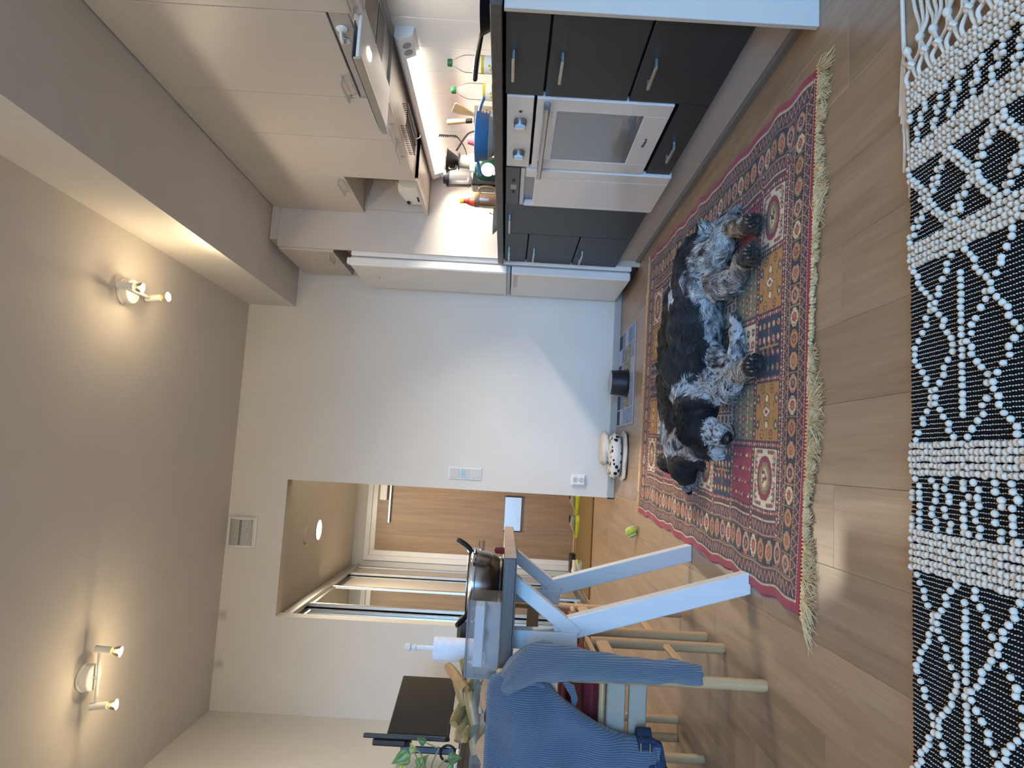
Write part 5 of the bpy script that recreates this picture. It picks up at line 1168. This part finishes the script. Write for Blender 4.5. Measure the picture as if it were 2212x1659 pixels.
# ================================================================== desk corner
pm('desk_black', '#17171a', .5, var=.1); pm('screen_black', '#131416', .25, var=.04); pm('bezel', '#1c1c20', .45, var=.05); pm('stand_blue', '#28323f', .35, metal=.3, var=.05)
t = thing('desk', 'black raised desk against the side wall', 'desk', (-1.55, 3.75, 0))
MB().box(-1.80, -1.325, 3.05, 4.45, .885, .91, .003).build('desk_top', 'desk_black', t)
for yy in (3.2, 4.3): MB().box(-1.62, -1.55, yy-.03, yy+.03, .03, .885, .004).box(-1.78, -1.36, yy-.03, yy+.03, 0, .03, .004).build('leg', 'desk_black', t)
def monitor(label, p, q, zb, zt, th=.018):
    """panel between two floor points, screen towards the room"""
    p, q = Vector((*p, 0)), Vector((*q, 0)); d = (q-p).normalized(); nrm = Vector((d.y, -d.x, 0));
    if nrm.x < 0: nrm = -nrm
    c = (p+q)/2; w = (q-p).length; t = thing('monitor', label, 'monitor', (c.x, c.y, .91), 0)
    M = Matrix((d, nrm, Vector((0, 0, 1)))).transposed().to_4x4(); M.translation = c
    s = MB().box(-w/2, w/2, -th, 0, zb, zt, .004, M).build('case', 'bezel', t); MB().box(-w/2+.008, w/2-.008, .0, .0012, zb+.016, zt-.008, 0, M).build('screen', 'screen_black', s, smooth=False)
    MB().box(-.12, .12, -th-.04, -th, zb+.06, zt-.08, .012, M).build('back_bulge', 'bezel', s)
    MB().box(-.03, .03, -th-.055, -th-.025, .915, zb+.16, .004, M).build('stand_neck', 'stand_blue', t); MB().box(-.11, .11, -.13, .04, .91, .92, .004, M).build('stand_foot', 'stand_blue', t)
    return M
monitor('black computer monitor with its dark screen turned to the room', (-1.312, 4.2), (-1.444, 3.69), .985, 1.305)
monitor('second black monitor on the desk, seen almost edge on', (-1.37, 3.52), (-1.62, 4.02), .975, 1.355, .02) if False else None
def monitor2():
    v = Vector((-1.372, 3.5, 0)); d = v.normalized(); p = v-d*.02; q = v+d*.10
    t = thing('monitor', 'second black monitor on the desk, turned edge on', 'monitor', (-1.42, 3.5, .91))
    M = Matrix((d, Vector((d.y, -d.x, 0)), Vector((0, 0, 1)))).transposed().to_4x4(); M.translation = v
    s = MB().box(-.25, .10, -.020, 0, .975, 1.352, .004, M).build('case', 'bezel', t); MB().box(-.242, .092, 0, .001, .985, 1.345, 0, M).build('screen', 'screen_black', s, smooth=False)
    pm('brown_case', '#2a1d19', .5, var=.1); MB().box(-.20, .08, -.050, -.0205, 1.16, 1.315, .006, M).build('back_bulge', 'brown_case', s)
    MB().box(-.04, .04, -.075, -.045, .915, 1.2, .004, M).build('stand_neck', 'stand_blue', t); MB().box(-.12, .06, -.16, .02, .91, .92, .004, M).build('stand_foot', 'stand_blue', t)
monitor2()
tag(MB().tube([(-1.372+.035*math.cos(a*.35), 3.32, .965+.035*math.sin(a*.35)) for a in range(19)], .006, 8).tube(curve_path([(-1.372, 3.32, .925), (-1.40, 3.30, .94), (-1.43, 3.25, .96), (-1.46, 3.2, .93)], 6), .003, 6).build('headphones', 'black_plastic', None, origin=(-1.37, 3.32, .91)), 'black round headphones with cable on the desk', 'headphones')
tag(MB().box(-1.43, -1.335, 3.14, 3.29, .9105, .926, .004).build('keyboard', 'white_plastic', None, origin=(-1.4, 3.17, .91)), 'white slim keyboard at the near end of the desk', 'keyboard')
def plant():
    t = thing('potted_plant', 'trailing green houseplant in front of the monitors', 'plant', (-1.46, 3.0, .91))
    pm('leaf_green', '#6d8a45', .4, var=.3, scale=40, coat=.2); pm('leaf_pale', '#a5b060', .45, var=.45, scale=60); pm('stem_green', '#8c9158', .5, var=.15); pm('pot_clay', '#3a2a24', .6, var=.1); pm('leaf_dark', '#4d6e38', .4, var=.2, scale=40)
    MB().lathe([(.001, 0), (.05, 0), (.066, .10), (.069, .11), (.062, .11), (.056, .095), (.001, .095)], (-1.53, 3.125, .9105), 28).build('pot', 'pot_clay', t)
    root = (-1.52, 3.115, 1.0)
    def leaf(stem, size, up, mat, curl=.25):
        size *= .72
        P = curve_path(stem, 6); MB().tube(P, [.0032]*(len(P)-3)+[.0028, .0024, .002], 6).build('stem', 'stem_green', t)
        d = (P[-1]-P[-2]).normalized(); upv = Vector(up).normalized(); s = d.cross(upv).normalized(); upv = s.cross(d); M = Matrix((d, s, upv)).transposed().to_4x4(); M.translation = P[-1]; V = []; F = []
        for i in range(11):
            q = i/10; w = size*.42*math.sin(PI*min(1, q**.62*.98+.02))*(1-.35*q)
            for j in range(5):
                f = j/2-1; V.append((q*size, f*w, -curl*size*q*q+abs(f)*w*.35-.02*size*math.sin(q*9)*f))
        for i in range(10):
            for j in range(4): a = i*5+j; F.append((a, a+1, a+6, a+5))
        m = MB(); m.add(V, F, M); o = m.build('leaf', mat, t, ang=60); sd = o.modifiers.new('s', 'SOLIDIFY'); sd.thickness = .0008
    leaf([root, (-1.40, 3.0, 1.02), (-1.33, 2.98, 1.08), (-1.305, 2.98, 1.115)], .075, (-.3, -1, .1), 'leaf_pale', .45)
    leaf([root, (-1.36, 3.0, 1.02), (-1.26, 2.97, 1.045), (-1.225, 2.97, 1.07), (-1.238, 2.97, 1.10)], .115, (.2, -1, .2), 'leaf_green', -.2)
    leaf([root, (-1.38, 3.0, 1.03), (-1.30, 2.98, 1.05), (-1.235, 2.98, 1.085)], .06, (.2, -1, 0), 'leaf_pale', .1)
    leaf([root, (-1.40, 2.99, .98), (-1.30, 2.97, .985), (-1.255, 2.97, .96), (-1.25, 2.97, .945)], .085, (.6, -1, 0), 'leaf_dark', .1)
    leaf([root, (-1.39, 3.0, 1.06), (-1.32, 2.98, 1.09), (-1.29, 2.98, 1.07)], .085, (0, -1, .4), 'leaf_green', .3)
    leaf([root, (-1.37, 2.99, 1.0), (-1.28, 2.97, 1.01), (-1.21, 2.97, .985), (-1.205, 2.97, 1.0), (-1.19, 2.97, 1.04)], .06, (.2, -1, .2), 'leaf_dark', .2)
    leaf([root, (-1.41, 2.98, .97), (-1.35, 2.96, .94), (-1.315, 2.96, .935)], .08, (.2, -1, .3), 'leaf_green', .3)
plant()
# ================================================================== on the worktop
pm('clear_pet', '#ffffff', .03, var=0, trans=1., ior=1.12); pm('green_cap', '#1e6b3c', .45, var=.05); pm('label_white', '#e8e2d4', .6, var=.03); pm('label_yellow', '#d6bf2e', .6, var=.2, scale=60); pm('label_pink', '#d8a49a', .6, var=.05)
def bottle(label, x, y):
    t = thing('water_bottle', label, 'bottle', (x, y, CT), 0, 'clear plastic water bottles on the worktop')
    prof = [(.001, .002), (.030, .002), (.035, .008)]
    for k in range(9): prof += [(.0365, .014+k*.0145), (.0352, .0205+k*.0145)]
    prof += [(.036, .148), (.031, .168), (.021, .19), (.0135, .202), (.0125, .214)]
    MB().lathe([(0.0005, .0)]+prof+[(.0005, .214)], (x, y, CT), 28).build('body', 'bottle_clear' if thin_clear('bottle_clear', (.97, .97, .97), .08, .06, (.98, .94, .92), 1.08) else '', t, ang=60)
    MB().lathe([(.0005, .209), (.0155, .209), (.016, .212), (.016, .226), (.0145, .229), (.0005, .229)], (x, y, CT), 24).build('cap', 'green_cap', t)
    lb = MB().lathe([(.0372, .012), (.0374, .013), (.0374, .083), (.0372, .084)], (x, y, CT), 36).build('label', 'label_white', t, ang=60)
    MB().lathe([(.0377, .072), (.0377, .084), (.0374, .084), (.0374, .072)], (x, y, CT), 36).build('label_band', 'label_yellow', lb, ang=60)
    for a, z, r in ((-2.35, .036, .011), (-2.2, .05, .009), (-2.55, .028, .008), (-2.6, .045, .008), (-2.15, .032, .007)): MB().ell((x+.0372*math.cos(a), y+.0372*math.sin(a), CT+z), (.004, r*.6, r*.7), 10, 6).build('flower_print', 'label_yellow', lb)
bottle('clear ribbed water bottle with green cap, closest to the pan', 1.66, 2.765); bottle('clear ribbed water bottle with green cap and white label, beside the steel utensil holder', 1.66, 2.985)
def pan():
    cx, cy = 1.42, 1.99; t = thing('frying_pan', 'black frying pan with a long raised handle on the worktop', 'pan', (cx, cy, CT))
    MB().lathe([(.001, 0), (.085, 0), (.095, .006), (.112, .038), (.114, .040), (.110, .041), (.092, .010), (.001, .005)], (cx, cy, CT+.001), 44).build('body', 'black_plastic', t, ang=50)
    MB().tube(curve_path([(cx+.0, cy+.108, CT+.030), (cx+.004, cy+.15, CT+.040), (cx+.006, cy+.20, CT+.050)], 5), .005, 10).build('neck', 'steel', t)
    P = curve_path([(cx+.006, cy+.20, CT+.050), (cx+.010, cy+.35, CT+.072), (cx+.012, cy+.49, CT+.086)], 6); MB().tube(P, [.010+.004*min(1, i/6) for i in range(len(P))], 12, flat=.75).build('handle', 'black_plastic', t)
pan()
def colander():
    cx, cy = 1.40, 2.895; t = thing('colander', 'blue rimmed grey colander with two blue handles', 'colander', (cx, cy, CT)); pm('blue_silicone', '#3f6f9c', .5, var=.05); pm('grey_silicone', '#a8a39a', .55, var=.06)
    MB().lathe([(.001, 0), (.055, 0), (.072, .008), (.094, .042), (.090, .044), (.07, .014), (.001, .006)], (cx, cy, CT), 44).build('bowl', 'grey_silicone', t, ang=50)
    MB().lathe([(.094, .040), (.097, .042), (.105, .088), (.108, .092), (.108, .097), (.103, .098), (.099, .09), (.091, .046)], (cx, cy, CT), 44).build('rim', 'blue_silicone', t, ang=50)
    v = Vector((1.40, 2.895, 0)).normalized(); s = Vector((v.y, -v.x, 0))
    for sg in (-1, 1):
        b = Vector((cx, cy, CT+.085))+s*sg*.10; h = MB()
        for o in (-.016, .016): P = curve_path([b+v*o+Vector((0, 0, 0)), b+s*sg*.025+v*o*.9+Vector((0, 0, -.004)), b+s*sg*.058+v*o*.5+Vector((0, 0, -.016))], 5); h.tube(P, .006, 8)
        h.tube([b+s*sg*.058-v*.010+Vector((0, 0, -.016)), b+s*sg*.060+Vector((0, 0, -.016)), b+s*sg*.058+v*.010+Vector((0, 0, -.016))], .0065, 8).build('handle', 'blue_silicone', t)
colander()
def utensils():
    cx, cy = 1.62, 3.13; t = thing('utensil_holder', 'perforated steel utensil holder behind the colander', 'holder', (cx, cy, CT))
    MB().lathe([(.001, 0), (.045, 0), (.045, .122), (.047, .124), (.047, .127), (.043, .127), (.0425, .004), (.001, .003)], (cx, cy, CT), 36).build('cup', 'steel', t, ang=50)
    m = MB()
    for i in range(14):
        for k in range(5): a = PI+(i-6)*.22+(k % 2)*.11; p = (cx+.0452*math.cos(a), cy+.0452*math.sin(a), CT+.02+k*.016); m.ell(p, (.003, .003, .003), 8, 6)
    o = m.build('perforations', 'dark_gap', t); o['kind'] = 'stuff'
    wood('spatula_wood', '#c2a479', '#a78658', None, 'Z', 1.2, .6, 18)
    M = Matrix.Translation((cx-.008, cy-.02, CT+.13)) @ Matrix.Rotation(.15, 4, 'Y') @ Matrix.Rotation(.35, 4, 'Z') @ Matrix.Rotation(.22, 4, 'X')
    s = thing('wooden_spatula', 'wide pale wooden spatula standing in the steel holder', 'spatula', (cx-.008, cy-.02, CT+.004)); MB().prism([(-.006, -.11), (.006, -.11), (.008, .0), (.028, .07), (.03, .095), (.022, .102), (-.022, .100), (-.03, .09), (-.026, .06), (-.008, 0)], 'X', -.003, .003, M).build('blade', 'spatula_wood', s)
    a, b = Vector((cx-.004, cy+.018, CT+.02)), Vector((cx-.012, cy+.06, CT+.262)); d = b-a
    s = thing('wooden_spoon', 'pale wooden handled spoon with black collar in the steel holder', 'spoon', (cx, cy+.02, CT+.004)); MB().tube([a+d*.62, a+d*.8, a+d*.98, b], [.0105, .0125, .013, .010], 14).build('handle', 'spatula_wood', s); MB().cyl(a+d*.5, a+d*.62, .012).build('collar', 'black_plastic', s); MB().cyl(a, a+d*.5, .004).build('shaft', 'steel', s)
utensils()
pm('pink_cloth', '#c9566a', .95, var=.1, scale=40, bump=.4, bscale=200)
m = MB(); rings = [[(1.60+(.05-.035*k/7)*math.cos(a*PI/8)*(1+.12*math.sin(a*3)), 3.36+(.06-.042*k/7)*math.sin(a*PI/8)*(1+.1*math.cos(a*2+k)), CT+.170*k/7) for a in range(16)] for k in range(8)]; tag(m.loft(rings).build('dish_cloth', 'pink_cloth', None, origin=(1.6, 3.36, CT), ang=70), 'pink dish cloth bundled behind the blue colander', 'cloth')
t = thing('ladle', 'brown plastic ladle leaning towards the coffee dripper', 'ladle', (1.545, 3.2, CT)); pm('brown_plastic', '#4a3134', .4, var=.08)
MB().tube(curve_path([(1.55, 3.12, .94), (1.55, 3.15, 1.02), (1.55, 3.20, 1.06), (1.55, 3.37, 1.12)], 6), .006, 8, flat=.6).build('handle', 'brown_plastic', t); MB().lathe([(.001, 0), (.02, .004), (.03, .018), (.031, .024), (.028, .02), (.001, .004)], (1.545, 3.12, CT+.001), 24).build('bowl', 'brown_plastic', t); MB().box(1.546, 1.554, 3.115, 3.125, CT+.02, .95).build('neck', 'brown_plastic', t)
thin_clear('smoke_clear', (.45, .42, .40), .06, .1, (.2, .18, .17)); thin_clear('cream_clear', (.95, .93, .86), .08, .3, (.9, .87, .74)); thin_clear('jug_clear', (.96, .96, .96), .05, .12, (.92, .9, .88))
def jar_and_dripper():
    x, y = 1.58, 3.57; t = thing('coffee_jar', 'pale glass jar under the black dripper', 'jar', (x, y, CT)); MB().lathe([(.001, 0), (.040, 0), (.044, .01), (.044, .16), (.036, .185), (.034, .225), (.031, .225), (.032, .18), (.040, .155), (.040, .012), (.001, .006)], (x, y, CT), 32).build('body', 'cream_clear', t, ang=50); MB().lathe([(.001, .006), (.039, .006), (.039, .11), (.001, .11)], (x, y, CT), 28).build('contents', 'label_white', t)
    t = thing('coffee_dripper', 'black cone coffee dripper sitting on the glass jar', 'dripper', (x, y, CT+.226)); z = CT+.2262
    MB().lathe([(.018, 0), (.046, .0), (.046, .004), (.022, .006), (.026, .010), (.060, .062), (.066, .064), (.066, .068), (.058, .067), (.022, .012), (.016, .004)], (x, y, z), 32).build('cone', 'black_plastic', t, ang=50)
    MB().tube(curve_path([(x-.04, y-.03, z+.05), (x-.065, y-.045, z+.045), (x-.06, y-.04, z+.015), (x-.035, y-.025, z+.012)], 5), .005, 8).build('handle', 'black_plastic', t)
jar_and_dripper()
def green():
    x, y = 1.50, 3.47; t = thing('detergent_bottle', 'dark green cleaner bottle with a large white label', 'bottle', (x, y, CT)); pm('green_plastic', '#123f2e', .25, var=.06)
    v = Vector((x, y, 0)).normalized(); ang = math.atan2(v.y, v.x)
    M = Matrix.Translation((x, y, CT)) @ Matrix.Rotation(ang, 4, 'Z') @ Matrix.Diagonal((.6, 1.15, 1, 1))
    MB().lathe([(.001, 0), (.050, 0), (.054, .006), (.055, .09), (.047, .115), (.030, .128), (.016, .132), (.001, .132)], (0, 0, 0), 32, M).build('body', 'green_plastic', t, ang=50); MB().lathe([(.001, .132), (.02, .132), (.02, .158), (.001, .16)], (0, 0, 0), 20, Matrix.Translation((x, y, CT))).build('cap', 'white_plastic', t)
    lb = MB().lathe([(.001, .0018), (.92, .0018), (1., .001), (1., -.004)], (0, 0, 0), 32, M @ Matrix.Translation((-.0545, 0, .062)) @ Matrix.Rotation(-PI/2, 4, 'Y') @ Matrix.Diagonal((.036, .030, 1, 1))).build('label', 'label_white', t)
    dm = MB().box(-.010, .010, -.010, .010, 0, .0006, 0, M @ Matrix.Translation((-.0575, .012, .030)) @ Matrix.Rotation(-PI/2, 4, 'Y') @ Matrix.Rotation(PI/4, 4, 'Z')).build('hazard_mark', 'dark_print', lb, smooth=False); MB().box(-.0085, .0085, -.0085, .0085, 0, .0010, 0, M @ Matrix.Translation((-.0575, .012, .030)) @ Matrix.Rotation(-PI/2, 4, 'Y') @ Matrix.Rotation(PI/4, 4, 'Z')).build('hazard_field', 'label_white', lb, smooth=False); MB().box(-.003, .003, -.0008, .0008, 0, .0014, 0, M @ Matrix.Translation((-.0575, .012, .030)) @ Matrix.Rotation(-PI/2, 4, 'Y')).build('hazard_bar', 'dark_print', lb, smooth=False)
green()
def grinder():
    x, y = 1.60, 3.84; t = thing('blender', 'black countertop blender base carrying a clear jug', 'blender', (x, y, CT)); pm('gold_badge', '#b98c2e', .3, metal=.8, var=.05); pm('glossy_black', '#0b0b0d', .18, var=.03)
    b = MB().box(x-.06, x+.06, y-.055, y+.055, CT, CT+.172, .008).build('base', 'glossy_black', t); MB().ell((x-.061, y+.005, CT+.135), (.002, .012, .007), 16, 8).build('badge', 'gold_badge', b)
    MB().lathe([(.001, .173), (.045, .173), (.048, .178), (.056, .30), (.053, .30), (.045, .182), (.001, .178)], (x, y, CT), 32).build('jug', 'jug_clear', t, ang=50)
    MB().lathe([(.001, .300), (.057, .300), (.058, .304), (.057, .318), (.04, .322), (.04, .336), (.001, .337)], (x, y, CT), 32).build('lid', 'black_plastic', t); MB().box(x-.03, x+.03, y+.05, y+.075, CT+.19, CT+.20, .003).box(x-.012, x+.012, y+.068, y+.078, CT+.19, CT+.29, .003).build('jug_handle', 'jug_clear', t)
    tag(MB().tube(curve_path([(1.72, 4.10, 1.262), (1.70, 4.08, 1.235), (1.69, 4.02, 1.22), (1.66, 3.93, 1.225), (1.64, 3.89, 1.215)], 6), .0035, 8).build('power_cord', 'black_plastic', None, origin=(1.7, 4.08, 1.25)), 'short black cord from the strip light plug to the blender', 'cord')
grinder()
def red_bottle():
    x, y = 1.53, 4.02; t = thing('sauce_bottle', 'red orange drink bottle with yellow cap behind the glass mug', 'bottle', (x, y, CT)); pm('red_drink', '#8f2a1c', .08, var=.1, coat=.6); pm('red_label', '#c03326', .5, var=.1); pm('yellow_cap', '#d8c018', .4, var=.05)
    MB().lathe([(.001, 0), (.034, 0), (.036, .006), (.036, .10), (.033, .12), (.030, .15), (.024, .19), (.014, .212), (.013, .228), (.001, .228)], (x, y, CT), 28).build('body', 'red_drink', t, ang=50); MB().lathe([(.0335, .128), (.0325, .14), (.026, .185), (.0245, .188)], (x, y, CT), 28).build('label', 'red_label', t, ang=50); MB().lathe([(.001, .226), (.0155, .226), (.0155, .246), (.013, .249), (.001, .249)], (x, y, CT), 20).build('cap', 'yellow_cap', t)
    x, y = 1.45, 3.78; t = thing('beer_mug', 'thick glass beer mug with handle on the worktop', 'mug', (x, y, CT)); thin_clear('mug_glass', (.80, .74, .60), .04, .12, (.55, .45, .3))
    MB().lathe([(.001, .0), (.038, .0), (.041, .006), (.0405, .145), (.037, .146), (.0365, .02), (.001, .016)], (x, y, CT), 16).build('body', 'mug_glass', t, ang=20)
    v = Vector((x, y, 0)).normalized(); s = Vector((v.y, -v.x, 0)); b = Vector((x, y, CT)); MB().tube(curve_path([b+s*.038+Vector((0, 0, .115)), b+s*.062+Vector((0, 0, .120)), b+s*.074+Vector((0, 0, .095)), b+s*.072+Vector((0, 0, .045)), b+s*.055+Vector((0, 0, .025)), b+s*.038+Vector((0, 0, .03))], 6), .008, 10).build('handle', 'mug_glass', t)
    pm('mug_band', '#6a5a3a', .5, var=.3, scale=90); MB().lathe([(.0408, .118), (.0412, .119), (.0412, .142), (.0408, .143)], (x, y, CT), 32).build('printed_band', 'mug_band', t)
    x, y = 1.40, 3.93; t = thing('dinner_plate', 'pale plate lying on the worktop by the side panel', 'plate', (x, y, CT)); pm('plate_glaze', '#c9c5b4', .2, var=.03); MB().lathe([(.001, 0), (.045, 0), (.05, .006), (.075, .016), (.092, .034), (.094, .036), (.090, .036), (.072, .020), (.048, .010), (.001, .008)], (x, y, CT), 44).build('dish', 'plate_glaze', t, ang=50)
    t = thing('spoon', 'steel spoon resting in the pale plate', 'spoon', (x, y-.06, CT+.03)); MB().tube(curve_path([(x+.02, y+.0, CT+.014), (x+.0, y-.07, CT+.04), (x-.005, y-.105, CT+.058)], 5), .0035, 8, flat=.5).ell((x+.024, y+.02, CT+.016), (.014, .02, .004), 12, 6).build('stem', 'steel', t)
red_bottle()
pm('cord_black', '#1d1a1a', .5, var=.05); pm('cord_white', '#d8d4cc', .5, var=.03)
tag(MB().tube([(1.735+.006*math.cos(k*.8), 3.60+.006*math.sin(k*.8), 1.245-k*.0013) for k in range(76)], .0026, 6).tube(curve_path([(1.735, 3.60, 1.146), (1.71, 3.66, 1.11), (1.67, 3.73, 1.09), (1.65, 3.78, 1.08)], 6), .003, 6).build('spiral_cord', 'cord_black', None, origin=(1.735, 3.6, 1.1)), 'black coiled appliance cord hanging below the strip light', 'cord')
tag(MB().tube(curve_path([(1.60, 3.39, 1.35), (1.64, 3.44, 1.325), (1.70, 3.53, 1.335), (1.715, 3.60, 1.30), (1.72, 3.58, 1.255), (1.73, 3.60, 1.245)], 8), .0025, 6).build('white_cord', 'cord_white', None, origin=(1.7, 3.5, 1.3)), 'thin white cord looped over the strip light', 'cord')
# ================================================================== by the far wall, on the floor
def ball():
    c = (-.385, 3.98, .033); t = thing('tennis_ball', 'yellow green tennis ball on the bare floor beside the rug', 'ball', (c[0], c[1], 0)); pm('felt_yellow', '#a9b93c', .95, var=.15, scale=90, bump=.5, bscale=300, sheen=.3); pm('ball_seam', '#d9d6c6', .8, var=.05)
    MB().ell(c, (.033, .033, .033), 32, 20).build('felt', 'felt_yellow', t)
    P = []
    for i in range(61):
        a = i/60*2*PI; A, B = .44, .0; th = PI/2-(PI/2-A)*math.cos(2*a)*.75; ph = a+.35*math.sin(4*a); P.append(Vector((math.sin(th)*math.cos(ph), math.sin(th)*math.sin(ph), math.cos(th))))
    M = Matrix.Rotation(1.1, 3, 'X') @ Matrix.Rotation(.5, 3, 'Z'); MB().tube([Vector(c)+M @ p*.0331 for p in P], .003, 6).build('seam', 'ball_seam', t)
ball()
def feeding():
    x0, x1, y0, y1 = .25, .90, 4.235, 4.81; t = thing('feeding_mat', 'patchwork denim mat under the dog bowl', 'mat', (.575, 4.52, 0)); pm('denim_pale', '#8496b8', .95, var=.12, scale=30, bump=.2, bscale=300); pm('denim_light', '#a9b3c4', .95, var=.1, scale=30, bump=.2, bscale=300); pm('floral_patch', '#8d8b80', .95, var=.55, scale=45); pm('denim_deep', '#39404f', .95, var=.2, scale=30); pm('denim_mid', '#6f83aa', .95, var=.12, scale=30)
    MB().box(x0, x1, y0, y1, .0, .006, .002).build('backing', 'denim_light', t)
    nx, ny = 6, 5; rr = random.Random(5)
    for i in range(nx):
        for j in range(ny):
            a, b = x0+.008+i*(x1-x0-.016)/nx, y0+.008+j*(y1-y0-.016)/ny; w, h = (x1-x0-.016)/nx, (y1-y0-.016)/ny
            m = 'floral_patch' if 1 <= i <= 4 and 1 <= j <= 2 else rr.choice(['denim_pale', 'denim_mid', 'denim_pale', 'denim_light']) if j < 4 else rr.choice(['denim_deep', 'denim_light'])
            MB().box(a+.004, a+w-.004, b+.004, b+h-.004, .0055, .0085, .001).build('patch', m, t)
    cx, cy = .525, 4.45; t = thing('dog_bowl', 'dark blue steel-lined dog bowl on the patchwork mat', 'bowl', (cx, cy, .0088)); pm('bowl_navy', '#23262e', .45, var=.05); z = .0088
    MB().lathe([(.001, 0), (.090, 0), (.092, .006), (.086, .012), (.079, .106), (.077, .109), (.072, .106), (.001, .106)], (cx, cy, z), 44).build('outer', 'bowl_navy', t, ang=40); MB().lathe([(.0785, .1075), (.0795, .1105), (.074, .1115), (.066, .1080), (.001, .1078)], (cx, cy, z), 44).build('liner', 'steel', t, ang=40); MB().lathe([(.089, 0), (.0935, .003), (.0935, .009), (.089, .012)], (cx, cy, z), 44).build('rubber_ring', 'black_plastic', t)
    # folded cloth with dark print
    t = thing('folded_blanket', 'folded cream blanket with black animal print by the far wall', 'blanket', (.05, 4.55, 0)); pm('cream_cloth', '#cfc7bd', .95, var=.06, scale=20, bump=.3, bscale=300)
    m, nt, b = newmat('print_cloth'); tc = nt.nodes.new('ShaderNodeTexCoord'); vo = nt.nodes.new('ShaderNodeTexVoronoi'); vo.inputs['Scale'].default_value = 30; cr = nt.nodes.new('ShaderNodeValToRGB'); cr.color_ramp.elements[0].position = .36; cr.color_ramp.elements[0].color = (.012, .012, .013, 1); cr.color_ramp.elements[1].position = .40; cr.color_ramp.elements[1].color = (.62, .60, .58, 1); nt.links.new(tc.outputs['Object'], vo.inputs['Vector']); nt.links.new(vo.outputs['Distance'], cr.inputs[0]); nt.links.new(cr.outputs[0], b.inputs['Base Color']); b.inputs['Roughness'].default_value = .95; MATS['print_cloth'] = m
    def slab(x0, x1, y0, y1, z0, z1, name, mat, wob=.006):
        rings = []
        for i in range(13):
            q = i/12; x = x0+(x1-x0)*q; e = math.sin(PI*q)**.15; ring = []
            for j in range(20):
                a = 2*PI*j/20; ring.append((x, (y0+y1)/2+(y1-y0)/2*math.copysign(abs(math.cos(a))**.5, math.cos(a))*e+wob*math.sin(q*9+j), (z0+z1)/2+(z1-z0)/2*math.copysign(abs(math.sin(a))**.6, math.sin(a))*e))
            rings.append(ring)
        return MB().loft(rings).build(name, mat, t, ang=60)
    slab(-.115, .215, 4.34, 4.62, .001, .030, 'lower_fold', 'cream_cloth'); slab(-.105, .20, 4.365, 4.64, .030, .105, 'printed_fold', 'print_cloth'); slab(-.02, .21, 4.50, 4.72, .095, .140, 'top_fold', 'cream_cloth', .012)
feeding()
